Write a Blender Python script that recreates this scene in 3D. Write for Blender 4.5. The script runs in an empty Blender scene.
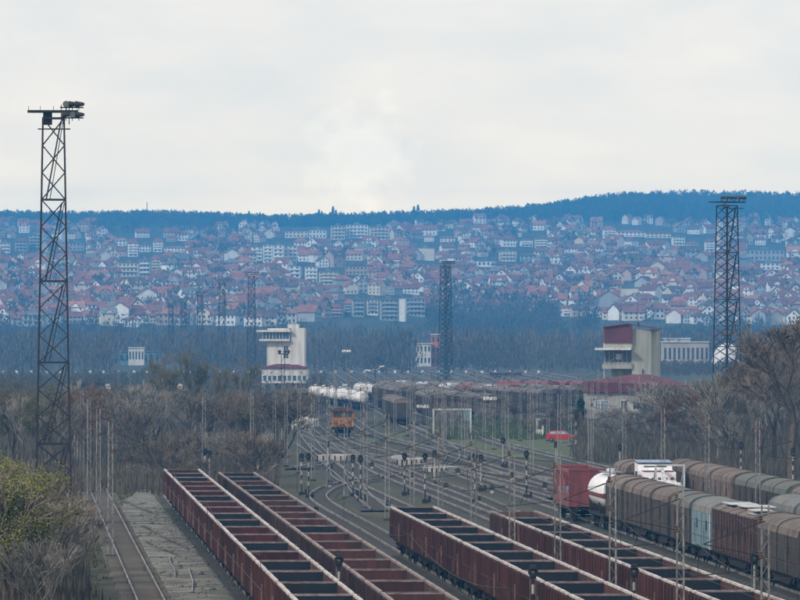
import bpy, math, random
from mathutils import Vector, Matrix
R = math.radians
C = bpy.context.scene.collection
F = 6500.0; HC = 15.4; YH = 325.0        # focal length (px at 800 wide), eye height, horizon row
SL = -0.0585                              # lateral drift of the yard tracks per metre of depth

# ---------------- camera, sky, sun, exposure ----------------
sc = bpy.context.scene
cam = bpy.data.objects.new('camera', bpy.data.cameras.new('camera')); C.objects.link(cam)
cam.location = (0, 0, HC); cam.rotation_euler = (R(90), 0, 0)
cam.data.sensor_width = 36; cam.data.lens = 36 * F / 800; cam.data.shift_y = (YH - 300) / 800
cam.data.clip_start = 5; cam.data.clip_end = 30000
sc.camera = cam
sc.view_settings.view_transform = 'Standard'; sc.view_settings.look = 'None'
sc.view_settings.exposure = 0.2; sc.view_settings.gamma = 1; sc.view_settings.use_curve_mapping = False
SUN = Vector((-0.62, -0.55, 0.56)).normalized()
HAZE_D = 0.000155
HAZE_C = (0.06, 0.42, 0.95)
def build_world():
    w = bpy.data.worlds.new('World'); sc.world = w; w.use_nodes = True
    n = w.node_tree; n.nodes.clear(); N = n.nodes.new; L = n.links.new
    out = N('ShaderNodeOutputWorld'); bg = N('ShaderNodeBackground'); L(bg.outputs[0], out.inputs[0])
    bg.inputs[1].default_value = 0.1
    sky = N('ShaderNodeTexSky'); sky.sky_type = 'NISHITA'; sky.sun_disc = False
    sky.sun_elevation = math.asin(SUN.z); sky.sun_rotation = math.atan2(SUN.x, SUN.y) % (2 * math.pi)
    tc = N('ShaderNodeTexCoord'); mp = N('ShaderNodeMapping'); L(tc.outputs['Generated'], mp.inputs[0])
    mp.inputs['Scale'].default_value = (34, 34, 95)
    nz = N('ShaderNodeTexNoise'); nz.inputs['Scale'].default_value = 1.0; nz.inputs['Detail'].default_value = 5
    nz.inputs['Roughness'].default_value = 0.5; L(mp.outputs[0], nz.inputs['Vector'])
    cr = N('ShaderNodeValToRGB'); L(nz.outputs['Fac'], cr.inputs[0])
    e = cr.color_ramp.elements
    e[0].position = 0.34; e[0].color = (7.0, 7.15, 7.5, 1)
    e[1].position = 0.66; e[1].color = (8.1, 7.95, 7.95, 1)
    k = cr.color_ramp.elements.new(0.5); k.color = (7.6, 7.55, 7.7, 1)
    # one brighter puff of cloud left of the middle
    ds = N('ShaderNodeVectorMath'); ds.operation = 'DISTANCE'; L(tc.outputs['Generated'], ds.inputs[0]); ds.inputs[1].default_value = Vector((-40/F, 1, (YH-158)/F)).normalized()
    nz2 = N('ShaderNodeTexNoise'); nz2.inputs['Scale'].default_value = 260; nz2.inputs['Detail'].default_value = 6; L(tc.outputs['Generated'], nz2.inputs['Vector'])
    ad = N('ShaderNodeMath'); ad.operation = 'MULTIPLY_ADD'; L(nz2.outputs['Fac'], ad.inputs[0]); ad.inputs[1].default_value = .016; L(ds.outputs['Value'], ad.inputs[2])
    pf = N('ShaderNodeMapRange'); L(ad.outputs[0], pf.inputs[0]); pf.inputs[1].default_value = .0115; pf.inputs[2].default_value = .0175; pf.inputs[3].default_value = 1.13; pf.inputs[4].default_value = 1.0
    pv_ = N('ShaderNodeVectorMath'); pv_.operation = 'SCALE'; L(cr.outputs[0], pv_.inputs[0]); L(pf.outputs[0], pv_.inputs['Scale'])
    # sky colour brightened towards the horizon to offset the haze in front
    sx = N('ShaderNodeSeparateXYZ'); L(tc.outputs['Generated'], sx.inputs[0])
    mr = N('ShaderNodeMapRange'); L(sx.outputs[2], mr.inputs[0]); mr.inputs[1].default_value = 0.0; mr.inputs[2].default_value = 0.2
    gr = N('ShaderNodeValToRGB'); L(mr.outputs[0], gr.inputs[0]); ge = gr.color_ramp.elements
    stops = []
    for el in (.0, .019, .022, .026, .031, .037, .045, .06, .09, .2):
        T = math.exp(-HAZE_D * min(8560, 176/max(el, .001)))
        stops.append((el/.2, tuple(max(.05, (SKYT[c] - HAZE_S[c]*(1-T))/T/SKYT[c])/6 for c in range(3))))
    for i, (p, c) in enumerate(stops):
        k = ge[0] if i == 0 else (ge[-1] if i == len(stops)-1 else ge.new(p))
        k.position = p; k.color = (*c, 1)
    gs = N('ShaderNodeVectorMath'); gs.operation = 'SCALE'; gs.inputs['Scale'].default_value = 6; L(gr.outputs[0], gs.inputs[0])
    mul = N('ShaderNodeMix'); mul.data_type = 'RGBA'; mul.blend_type = 'MULTIPLY'; mul.inputs[0].default_value = 1
    L(pv_.outputs[0], mul.inputs[6]); L(gs.outputs[0], mul.inputs[7])
    # dimmer dome high overhead
    mr2 = N('ShaderNodeMapRange'); L(sx.outputs[2], mr2.inputs[0])
    mr2.inputs[1].default_value = 0.05; mr2.inputs[2].default_value = 0.5; mr2.inputs[3].default_value = 1.0; mr2.inputs[4].default_value = 1.0
    vm = N('ShaderNodeVectorMath'); vm.operation = 'SCALE'; L(mul.outputs[2], vm.inputs[0]); L(mr2.outputs[0], vm.inputs['Scale'])
    mx = N('ShaderNodeMix'); mx.data_type = 'RGBA'; mx.inputs[0].default_value = 0.88
    L(sky.outputs[0], mx.inputs[6]); L(vm.outputs[0], mx.inputs[7]); L(mx.outputs[2], bg.inputs[0])
SKYT = (.765, .745, .72); HAZE_S = (.025, .245, .56)   # sky wanted behind the haze; haze's own glow
build_world()
sun = bpy.data.objects.new('sun', bpy.data.lights.new('sun', 'SUN')); C.objects.link(sun)
sun.data.energy = 2.3; sun.data.angle = R(6); sun.data.color = (1.0, 0.94, 0.86)
sun.rotation_euler = SUN.to_track_quat('Z', 'Y').to_euler()
sun.location = (0, 0, 120)

# ---------------- helpers ----------------
def at(px, py, Y):                        # photo pixel (800x600) -> point at depth Y
    return Vector(((px - 400) * Y / F, Y, HC - (py - YH) * Y / F))
def gd(py, z=0.0): return (HC - z) * F / (py - YH)      # depth of a point of height z seen on row py
def pxof(X, Y): return 400 + F * X / Y
def pyof(z, Y): return YH + (HC - z) * F / Y
def lane(X0, Y): return X0 + SL * Y
HEAD = math.atan2(SL, 1.0)                # heading of the tracks
class MB:
    def __init__(s): s.v = []; s.f = []
    def add(s, vs, fs):
        o = len(s.v); s.v += [tuple(p) for p in vs]; s.f += [tuple(i + o for i in f) for f in fs]; return s
    def box(s, x0, x1, y0, y1, z0, z1):
        return s.add([(x0,y0,z0),(x1,y0,z0),(x1,y1,z0),(x0,y1,z0),(x0,y0,z1),(x1,y0,z1),(x1,y1,z1),(x0,y1,z1)],
                     [(0,3,2,1),(4,5,6,7),(0,1,5,4),(1,2,6,5),(2,3,7,6),(3,0,4,7)])
    def bar(s, a, b, r, r2=None, n=4, cap=True):
        a = Vector(a); b = Vector(b); d = b - a
        if d.length < 1e-6: return s
        d.normalize(); u = d.cross(Vector((0,0,1)) if abs(d.z) < .9 else Vector((1,0,0))).normalized(); w = d.cross(u)
        r2 = r if r2 is None else r2; vs = []
        for p, q in ((a, r), (b, r2)):
            for i in range(n):
                t = 2 * math.pi * (i + .5) / n
                vs.append(p + u * (math.cos(t) * q) + w * (math.sin(t) * q))
        fs = [(i, (i+1) % n, n + (i+1) % n, n + i) for i in range(n)]
        if cap: fs += [tuple(range(n))[::-1], tuple(range(n, 2*n))]
        return s.add(vs, fs)
    def prism(s, pts, y0, y1):            # (x,z) outline extruded along y
        n = len(pts); vs = [(x, y0, z) for x, z in pts] + [(x, y1, z) for x, z in pts]
        return s.add(vs, [(i, (i+1) % n, n+(i+1) % n, n+i) for i in range(n)] + [tuple(range(n))[::-1], tuple(range(n, 2*n))])
    def prismx(s, pts, x0, x1):           # (y,z) outline extruded along x
        n = len(pts); vs = [(x0, y, z) for y, z in pts] + [(x1, y, z) for y, z in pts]
        return s.add(vs, [(i, (i+1) % n, n+(i+1) % n, n+i) for i in range(n)] + [tuple(range(n))[::-1], tuple(range(n, 2*n))])
    def lathe(s, prof, c, axis='z', n=12):
        vs = []
        for r, h in prof:
            for i in range(n):
                t = 2 * math.pi * i / n; p = (r*math.cos(t), r*math.sin(t), h)
                if axis == 'y': p = (p[0], p[2], p[1])
                if axis == 'x': p = (p[2], p[0], p[1])
                vs.append((p[0]+c[0], p[1]+c[1], p[2]+c[2]))
        m = len(prof)
        fs = [(j*n+i, j*n+(i+1) % n, (j+1)*n+(i+1) % n, (j+1)*n+i) for j in range(m-1) for i in range(n)]
        fs += [tuple(range(n))[::-1], tuple(range((m-1)*n, m*n))]
        return s.add(vs, fs)
    def mesh(s, name, mat):
        me = bpy.data.meshes.new(name); me.from_pydata(s.v, [], s.f); me.update()
        if mat is not None: me.materials.append(mat)
        return me
    def build(s, name, mat, parent=None, loc=None, smooth=False):
        me = s.mesh(name, mat)
        if smooth:
            for p in me.polygons: p.use_smooth = True
        o = bpy.data.objects.new(name, me); C.objects.link(o)
        if parent is not None: o.parent = parent
        if loc is not None: o.location = loc
        return o
def tag(o, label=None, cat=None, group=None, kind=None):
    if label: o['label'] = label
    if cat: o['category'] = cat
    if group: o['group'] = group
    if kind: o['kind'] = kind
    return o
def thing(name, loc, rz=0, label=None, cat=None, group=None):
    o = bpy.data.objects.new(name, None); o.empty_display_size = .2; C.objects.link(o)
    o.location = loc; o.rotation_euler = (0, 0, rz); tag(o, label, cat, group); return o
def copy_tree(o, parent=None):
    c = o.copy(); C.objects.link(c); c.parent = parent
    for ch in CH.get(o.name, None) or list(o.children): copy_tree(ch, c)
    return c
CH = {}
ORD = ['first','second','third','fourth','fifth','sixth','seventh','eighth','ninth','tenth','eleventh','twelfth','thirteenth','fourteenth','fifteenth','sixteenth','seventeenth','eighteenth','nineteenth','twentieth']
TENS = {20:'twenty',30:'thirty',40:'forty',50:'fifty',60:'sixty',70:'seventy',80:'eighty',90:'ninety'}
def ordw(i):                               # 1-based
    if i <= 20: return ORD[i-1]
    if i % 10 == 0: return TENS[i][:-1] + 'ieth'
    return TENS[i // 10 * 10] + '-' + ORD[i % 10 - 1]

# ---------------- materials ----------------
def mat(name, col, col2=None,  rough=.8, scale=1.0, metal=0.0, streak=False, rnd=0.0, bump=0.0, lo=.4, hi=.62, world=False, detail=6, spec=.3, col3=None):
    m = bpy.data.materials.new(name); m.use_nodes = True; t = m.node_tree; N = t.nodes.new; L = t.links.new
    b = t.nodes['Principled BSDF']; b.inputs['Roughness'].default_value = rough; b.inputs['Metallic'].default_value = metal
    b.inputs['Specular IOR Level'].default_value = spec
    if col2 is None: col2 = tuple(c * .7 for c in col)
    tc = N('ShaderNodeTexCoord'); mp = N('ShaderNodeMapping')
    src = tc.outputs['Object']
    if world:
        g = N('ShaderNodeNewGeometry'); src = g.outputs['Position']
    L(src, mp.inputs[0])
    if streak: mp.inputs['Scale'].default_value = (1, 1, .12)
    if not world:                         # each copy gets its own patch of the pattern
        oi = N('ShaderNodeObjectInfo'); vm = N('ShaderNodeVectorMath'); vm.operation = 'SCALE'
        cb = N('ShaderNodeCombineXYZ'); cb.inputs[0].default_value = 37; cb.inputs[1].default_value = 91; cb.inputs[2].default_value = 13
        L(cb.outputs[0], vm.inputs[0]); L(oi.outputs['Random'], vm.inputs['Scale']); L(vm.outputs[0], mp.inputs['Location'])
    nz = N('ShaderNodeTexNoise'); nz.inputs['Scale'].default_value = scale; nz.inputs['Detail'].default_value = detail
    nz.inputs['Roughness'].default_value = .62; L(mp.outputs[0], nz.inputs['Vector'])
    cr = N('ShaderNodeValToRGB'); L(nz.outputs['Fac'], cr.inputs[0])
    cr.color_ramp.elements[0].position = lo; cr.color_ramp.elements[0].color = (*col2, 1)
    cr.color_ramp.elements[1].position = hi; cr.color_ramp.elements[1].color = (*col, 1)
    if col3: k3 = cr.color_ramp.elements.new(min(1, hi+.14)); k3.color = (*col3, 1)
    o = cr.outputs[0]
    if rnd:
        hs = N('ShaderNodeHueSaturation'); oi2 = N('ShaderNodeObjectInfo'); mr = N('ShaderNodeMapRange')
        L(oi2.outputs['Random'], mr.inputs[0]); mr.inputs[3].default_value = 1 - rnd; mr.inputs[4].default_value = 1 + rnd
        L(mr.outputs[0], hs.inputs['Value']); L(o, hs.inputs['Color']); o = hs.outputs[0]
    L(o, b.inputs['Base Color'])
    if bump:
        bp = N('ShaderNodeBump'); bp.inputs['Strength'].default_value = bump; L(nz.outputs['Fac'], bp.inputs['Height']); L(bp.outputs[0], b.inputs['Normal'])
    return m
M = {}
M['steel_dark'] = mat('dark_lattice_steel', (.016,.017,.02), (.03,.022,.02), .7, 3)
M['steel_mast'] = mat('galvanised_mast', (.23,.235,.24), (.12,.115,.11), .6, 2.5, rnd=.25)
M['lamp_body'] = mat('lamp_housing', (.022,.022,.024), (.05,.042,.03), .6, 4)
M['lamp_glass'] = mat('lamp_glass', (.12,.13,.13), (.07,.08,.08), .3, 4)
M['maroon'] = mat('maroon_wagon_paint', (.085,.028,.020), (.038,.014,.011), .75, 1.8, streak=True, rnd=.3, col3=(.19,.15,.14))
M['maroon_old'] = mat('faded_maroon_paint', (.13,.075,.07), (.06,.024,.022), .85, 1.8, streak=True, rnd=.3)
M['maroon_in'] = mat('maroon_inner_wall', (.085,.018,.018), (.04,.014,.014), .8, 2.0, streak=True, rnd=.25)
M['brown_in'] = mat('brown_inner_wall', (.085,.03,.024), (.045,.022,.02), .85, 2.0, streak=True, rnd=.25)
M['brown_side'] = mat('streaked_brown_side', (.075,.045,.038), (.035,.02,.018), .85, 2.6, streak=True, rnd=.2, col3=(.22,.18,.16))
M['rim_mid'] = mat('rubbed_top_rail', (.30,.24,.22), (.13,.09,.085), .6, 1.6, lo=.38, hi=.58)
M['dark_in'] = mat('coal_stained_wall', (.008,.012,.018), (.016,.016,.02), .7, 2.0, streak=True)
M['floor_coal'] = mat('coal_dusted_floor', (.012,.014,.018), (.024,.018,.016), .9, 1.5)
M['rim'] = mat('worn_top_rail', (.54,.51,.49), (.26,.20,.18), .55, 1.2, lo=.38, hi=.55)
M['rim_dull'] = mat('dull_end_rail', (.24,.21,.21), (.13,.09,.085), .7, 2.2, rnd=.25)
M['under'] = mat('underframe_black', (.011,.011,.011), (.024,.018,.014), .85, 2)
M['tan'] = mat('bare_lever_metal', (.22,.14,.10), (.12,.07,.05), .7, 3)
M['rail'] = mat('rail_steel', (.33,.32,.31), (.13,.10,.08), .45, .5, world=True, metal=.3)
M['ballast'] = mat('ballast', (.060,.058,.052), (.024,.025,.021), .95, 1.6, world=True, detail=10)
M['sleeper'] = mat('sleeper', (.13,.115,.10), (.05,.045,.04), .9, .6, world=True)
M['brown_cov'] = mat('brown_covered_wagon_side', (.07,.056,.046), (.03,.025,.022), .75, 1.6, streak=True, rnd=.18, col3=(.13,.115,.10))
M['brown_roof'] = mat('brown_hood_roof', (.17,.13,.105), (.08,.062,.052), .7, .9, rnd=.15)
M['rust_brown'] = mat('rust_brown_wagon_side', (.07,.032,.028), (.04,.022,.02), .8, 1.5, streak=True)
M['blue_grey'] = mat('pale_blue_grey_side', (.17,.26,.29), (.11,.18,.21), .6, 1.2, streak=True)
M['grey_roof'] = mat('grey_roof', (.16,.155,.14), (.10,.095,.09), .7, .9, rnd=.15)
M['green_grey'] = mat('green_grey_hood', (.13,.135,.11), (.08,.085,.075), .75, 1.2, streak=True)
M['white_paint'] = mat('white_paint', (.66,.66,.65), (.34,.31,.28), .5, 1.1, rnd=.12, lo=.3, hi=.6)
M['white_clean'] = mat('fresh_white_paint', (.82,.83,.85), (.66,.66,.67), .45, 1.3)
M['white_sheet'] = mat('pale_roof_sheet', (.55,.58,.60), (.34,.35,.36), .6, 1.2)
M['red_paint'] = mat('red_wagon_paint', (.23,.055,.06), (.13,.04,.042), .6, 1.5, streak=True, rnd=.15)
M['red_bright'] = mat('bright_red_paint', (.42,.03,.035), (.34,.03,.03), .35, 2)
M['orange'] = mat('orange_loco_paint', (.42,.14,.02), (.30,.10,.02), .55, 2, streak=True)
M['glass'] = mat('dark_window_glass', (.03,.04,.05), (.05,.06,.07), .15, .6, spec=.6)
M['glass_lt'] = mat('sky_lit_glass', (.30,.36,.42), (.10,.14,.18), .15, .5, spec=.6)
M['glass_blue'] = mat('blue_window_glass', (.04,.10,.19), (.02,.05,.11), .2, .8, spec=.5)
M['rubber'] = mat('black_rubber', (.015,.015,.015), (.02,.02,.02), .85, 4)
M['black'] = mat('signal_black', (.012,.012,.014), (.02,.02,.022), .6, 4)
M['concrete'] = mat('weathered_concrete', (.40,.38,.34), (.28,.265,.24), .85, .5)
M['conc_white'] = mat('white_rendered_wall', (.60,.585,.55), (.36,.35,.33), .8, .9, streak=True, lo=.3, hi=.55)
M['conc_olive'] = mat('pale_concrete_wall', (.37,.375,.335), (.24,.245,.22), .8, .8, streak=True, lo=.32, hi=.58)
M['maroon_clad'] = mat('maroon_cladding', (.13,.035,.05), (.09,.03,.04), .65, .5)
M['maroon_roof'] = mat('maroon_sheet_roof', (.14,.030,.04), (.09,.028,.036), .65, .4)
M['red_roof'] = mat('red_sheet_roof', (.22,.04,.04), (.14,.04,.04), .7, .4)
M['bark'] = mat('bark', (.10,.075,.058), (.06,.047,.038), .95, 2, rnd=.3)
M['bark_pale'] = mat('pale_bark', (.23,.21,.18), (.12,.105,.09), .95, 2, rnd=.25)
M['twig'] = mat('bare_twigs', (.17,.135,.105), (.10,.08,.065), .95, .5, rnd=.3)
M['twig_grey'] = mat('grey_twigs', (.26,.24,.21), (.13,.12,.105), .95, .5, rnd=.25)
M['twig_red'] = mat('reddish_twigs', (.17,.105,.08), (.11,.075,.058), .95, .5, rnd=.25)
M['bud'] = mat('spring_leaf', (.23,.23,.05), (.13,.145,.04), .8, .6, rnd=.25)
M['bud_dim'] = mat('olive_bud_leaf', (.15,.15,.05), (.10,.10,.04), .8, .6, rnd=.25)
M['fir'] = mat('conifer_needles', (.03,.05,.03), (.018,.032,.02), .9, .8, rnd=.2)
M['brush'] = mat('dead_brush', (.12,.098,.07), (.065,.06,.042), .95, .1, world=True)
M['far_wood'] = mat('far_bare_wood', (.12,.10,.08), (.05,.048,.042), .95, .012, world=True)
M['rust'] = mat('rusty_steel', (.14,.075,.055), (.09,.055,.042), .85, 2.2, rnd=.2)

def ground_mat():
    m = bpy.data.materials.new('yard_ground'); m.use_nodes = True; t = m.node_tree; N = t.nodes.new; L = t.links.new
    b = t.nodes['Principled BSDF']; b.inputs['Roughness'].default_value = .95; b.inputs['Specular IOR Level'].default_value = .15
    g = N('ShaderNodeNewGeometry')
    def noise(sc_, det, vec=None):
        n = N('ShaderNodeTexNoise'); n.inputs['Scale'].default_value = sc_; n.inputs['Detail'].default_value = det; n.inputs['Roughness'].default_value = .65
        mp = N('ShaderNodeMapping'); L(g.outputs['Position'], mp.inputs[0]); mp.inputs['Scale'].default_value = vec or (1,1,1)
        L(mp.outputs[0], n.inputs['Vector']); return n
    a = noise(.05, 8, (1,.35,1)); c1 = N('ShaderNodeValToRGB'); L(a.outputs['Fac'], c1.inputs[0])
    e = c1.color_ramp.elements; e[0].position = .38; e[0].color = (.050,.050,.036,1); e[1].position = .62; e[1].color = (.085,.077,.058,1)
    k = e.new(.5); k.color = (.066,.068,.040,1)
    s = noise(.9, 9); c2 = N('ShaderNodeValToRGB'); L(s.outputs['Fac'], c2.inputs[0])
    c2.color_ramp.elements[0].position = .3; c2.color_ramp.elements[0].color = (.55,.55,.55,1)
    c2.color_ramp.elements[1].position = .7; c2.color_ramp.elements[1].color = (1.3,1.3,1.25,1)
    mx = N('ShaderNodeMix'); mx.data_type = 'RGBA'; mx.blend_type = 'MULTIPLY'; mx.inputs[0].default_value = 1
    L(c1.outputs[0], mx.inputs[6]); L(c2.outputs[0], mx.inputs[7]); L(mx.outputs[2], b.inputs['Base Color'])
    return m
M['ground'] = ground_mat()
M['dirt'] = mat('pale_trodden_dirt', (.21,.20,.175), (.07,.072,.058), .95, .35, world=True, lo=.40, hi=.60, detail=12)
M['grass'] = mat('rough_grass', (.085,.11,.04), (.055,.068,.03), .95, .1, world=True)

# ---------------- terrain ----------------
from mathutils import noise as mn
PROF = [(0,0),(2900,0),(3350,7),(3800,24),(4400,48),(5200,77),(6000,101),(6800,120),(7300,114),(8500,70)]
def lerp(tab, v):
    for (a, za), (b, zb) in zip(tab, tab[1:]):
        if v <= b: t = (v-a)/(b-a); return za + (zb-za)*t
    return tab[-1][1]
def sm(a, b, v):
    t = min(1, max(0, (v-a)/(b-a))); return t*t*(3-2*t)
def terr(X, Y):
    if Y < 2900: return 0.0
    z = lerp(PROF, Y); px = pxof(X, Y)
    w = sm(2900, 4200, Y)
    z += w * (7 * mn.noise(Vector((X/420, Y/900, 3.1))) + 3 * mn.noise(Vector((X/120, Y/300, 7.7))))
    # the valley fold in the middle, where the wood climbs
    z -= 6 * sm(360, 460, px) * (1 - sm(520, 640, px)) * sm(3300, 4000, Y) * (1 - sm(4600, 5400, Y))
    # wooded ridge on the right
    b = sm(440, 640, px)
    z += b * 42 * sm(6300, 7800, Y) + b * 6*sm(640, 800, px)*sm(6300,7800,Y)
    if Y > 6800: z += b * (Y-6800) / 1000 * 8
    z += 3*sm(6000,6800,Y)*(1-sm(150,330,px))
    return z
def grid_mesh(name, xs, ys, zf, m):
    vs = [(x, y, zf(x, y)) for y in ys for x in xs]; nx = len(xs)
    fs = [(j*nx+i, j*nx+i+1, (j+1)*nx+i+1, (j+1)*nx+i) for j in range(len(ys)-1) for i in range(nx-1)]
    b = MB(); b.v = vs; b.f = fs; o = b.build(name, m, smooth=True); return o
GX = [x * 25 for x in range(-56, 57)]
GY = [-120, 0, 300, 600, 1000, 1500, 2000, 2500, 2900] + [2900 + 50 * k for k in range(1, 113)]
g = grid_mesh('ground', GX, GY, lambda x, y: terr(x, y), M['ground']); tag(g, kind='structure')

# ---------------- tracks ----------------
def smooth_path(pts, step=6):
    out = []
    n = len(pts)
    for i in range(n-1):
        p0 = pts[max(0,i-1)]; p1 = pts[i]; p2 = pts[i+1]; p3 = pts[min(n-1,i+2)]
        k = max(2, int((Vector(p2)-Vector(p1)).length / step))
        for j in range(k):
            t = j / k
            out.append(tuple(.5*((2*p1[q]) + (-p0[q]+p2[q])*t + (2*p0[q]-5*p1[q]+4*p2[q]-p3[q])*t*t + (-p0[q]+3*p1[q]-3*p2[q]+p3[q])*t*t*t) for q in (0,1)))
    out.append(tuple(pts[-1])); return out
def ribbon(b, path, off, w, z0, z1):      # a strip of width w at lateral offset, from z0 up to z1 (closed sides)
    vs = []
    for i, p in enumerate(path):
        a = Vector(path[max(0,i-1)]); c = Vector(path[min(len(path)-1,i+1)]); d = (c-a).normalized(); nrm = Vector((d.y, -d.x))
        l = Vector(p) + nrm*(off-w/2); r = Vector(p) + nrm*(off+w/2)
        sh = (z1-z0)*1.2 if w > 1 else 0
        ll = l - nrm*sh; rr = r + nrm*sh
        vs += [(ll.x,ll.y,z0),(l.x,l.y,z1),(r.x,r.y,z1),(rr.x,rr.y,z0)]
    fs = []
    for i in range(len(path)-1):
        o = i*4; fs += [(o+q, o+q+1, o+q+5, o+q+4)[::-1] for q in range(3)]
    b.add(vs, fs)
TN = [0]
def track(pts, sleepers=True, bed=.12, bedm='ballast'):
    path = smooth_path(pts); k = TN[0]; TN[0] += 1
    zb = bed + .004 * (k % 12)
    e = thing('railway_track', (0,0,0)); tag(e, kind='structure')
    b = MB(); ribbon(b, path, 0, 3.0, -.02, zb); b.build('ballast_bed', M[bedm], e)
    r = MB()
    for s in (-.75, .75): ribbon(r, path, s, .07, zb+.05, zb + .22)
    r.build('rails', M['rail'], e)
    if sleepers:
        sl = MB(); acc = 0
        for i in range(len(path)-1):
            a = Vector(path[i]); c = Vector(path[i+1]); L_ = (c-a).length; d = (c-a).normalized(); nrm = Vector((d.y,-d.x))
            n = int(L_/1.2) or 1
            if a.y > 1000: break
            for q in range(n):
                p = a + d * (L_*(q+.5)/n)
                A = p - nrm*1.25 - d*.13; B = p + nrm*1.25 - d*.13; D = p + nrm*1.25 + d*.13; E_ = p - nrm*1.25 + d*.13
                sl.add([(A.x,A.y,zb+.05),(B.x,B.y,zb+.05),(D.x,D.y,zb+.05),(E_.x,E_.y,zb+.05)], [(0,1,2,3)])
        if sl.v: sl.build('sleepers', M['sleeper'], e)
    return e
def G(px, py): v = at(px, py, gd(py)); return (v.x, v.y)
def near(X0, Y0, Y1, n=4): return [(lane(X0, Y0+(Y1-Y0)*i/n), Y0+(Y1-Y0)*i/n) for i in range(n+1)]
LA, LB, LC, LD, LE, LG, LF_ = 13.5, 17.7, 26.0, 31.9, 44.7, 50.2, 54.8
track(near(7.2, 230, 610), True, .12, 'brush')
track(near(LA, 230, 575))
track(near(LB, 230, 572))
track(near(LC, 230, 560) + [G(322,494), G(338,487), G(372,480), G(420,472), G(450,463), G(450,450), G(425,436), G(400,425)])
track(near(LD, 230, 640) + [G(336,470), G(318,452), G(306,436), G(300,420), G(292,404)])
track(near(37.2, 230, 680) + [G(352,456), G(330,440), G(312,425), G(300,410)])
track(near(LE, 230, 760) + [G(352,442), G(335,428), G(330,414), G(322,400)])
track(near(LG, 230, 800) + [G(380,438), G(356,424), G(340,410)])
track(near(LF_, 230, 850) + [G(430,432), G(395,420), G(370,408), G(350,398)])
track(near(62.0, 230, 850) + [G(478,432), G(430,418), G(400,408)], False)
track([G(300,470), G(352,462), G(420,466), G(500,484), G(560,500)])
track([G(296,432), G(350,455), G(420,480), G(470,498), G(520,520)])
track([G(302,445), G(345,478), G(362,497), G(380,512)])
track([G(340,452), G(400,462), G(450,470), G(520,478), G(600,486)], False)
FARX = [-62 + 4.7*k for k in range(26)]
for k, x in enumerate(FARX):              # the fan of the far bowl
    track([(-22 + (x+22)*.15, 1180), (x*.72-6, 1380), (x-4, 1700), (x*1.05-20, 2300), (x*1.05-60, 2850)], False, .08)

# pale dirt yard beside the left row, worn dark patches come from the material
b = MB(); pth = [(lane(8.4,Y), lane(11.9,Y), Y) for Y in range(230, 612, 12)]
vs = []; fs = []
rnd = random.Random(5)
for i, (xa, xb, Y) in enumerate(pth):
    t = 1 if Y < 545 else max(.05, (625-Y)/80)
    xa2 = xb - (xb-xa)*t
    vs += [(xa2 - .25 + rnd.uniform(-.2,.2), Y, -.02), (xa2 + .2*t, Y, .16), (xb - .1, Y, .17), (xb + .6, Y, -.02)]
for i in range(len(pth)-1):
    o = i*4; fs += [(o+q+4, o+q+5, o+q+1, o+q) for q in range(3)]
b.add(vs, fs); tag(b.build('dirt_path', M['dirt']), kind='structure')
# grassed islands between the ladder tracks
def patch(name, pts, z, m, n=40, jit=1.2, seed=1):
    rr = random.Random(seed); P = [Vector(p) for p in pts]; out = []
    for i, p in enumerate(P):
        q = P[(i+1) % len(P)]
        for j in range(6):
            v = p.lerp(q, j/6); out.append((v.x + rr.uniform(-jit,jit), v.y + rr.uniform(-jit,jit)*3, z))
    b = MB(); b.add(out, [tuple(range(len(out)))]); return tag(b.build(name, m), kind='structure')
patch('grass_verge', [G(440,452), G(560,462), G(640,448), G(600,428), G(480,424), G(430,432)], .06, M['grass'], seed=2)
patch('grass_verge', [G(345,448), G(400,440), G(405,433), G(352,434)], .064, M['grass'], seed=3)

# ---------------- rolling stock ----------------
def wheelset_parts(e, ys, r=.46, bogie=True):
    """bogies under a vehicle; ys = centre positions; returns nothing, parts go under e"""
    for y in ys:
        f = MB()
        for s in (-1, 1):
            f.prismx([(y-1.25,.55),(y-1.15,.80),(y-.35,.85),(y-.25,1.0),(y+.25,1.0),(y+.35,.85),(y+1.15,.80),(y+1.25,.55),(y+.6,.42),(y-.6,.42)], s*1.0-.07, s*1.0+.07)
        f.box(-.95,.95,y-.18,y+.18,.62,.86)
        bg = f.build('bogie', M['under'], e)
        for dy in (-.9, .9):
            w = MB()
            for s in (-1, 1):
                w.lathe([(.12,-.09),(r,-.07),(r,.05),(r*.96,.07),(.12,.09)], (s*.76, y+dy, r+.02), 'x', 14)
            w.bar((-.76,y+dy,r+.02),(.76,y+dy,r+.02),.08)
            w.build('wheelset', M['under'], bg)
def buffers(e, yh):
    for s in (-1, 1):
        for x in (-.87, .87):
            b = MB(); b.lathe([(.09,0),(.09,.35),(.2,.36),(.22,.45),(.19,.48)], (x, 0, 1.06), 'y', 10)
            if s > 0: b.v = [(p[0], p[1]+yh, p[2]) for p in b.v]
            else: b.v = [(p[0], -p[1]-yh, p[2]) for p in b.v]; b.f = [f[::-1] for f in b.f]
            b.build('buffer', M['under'], e)
ZR = .28                                   # rail top
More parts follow.
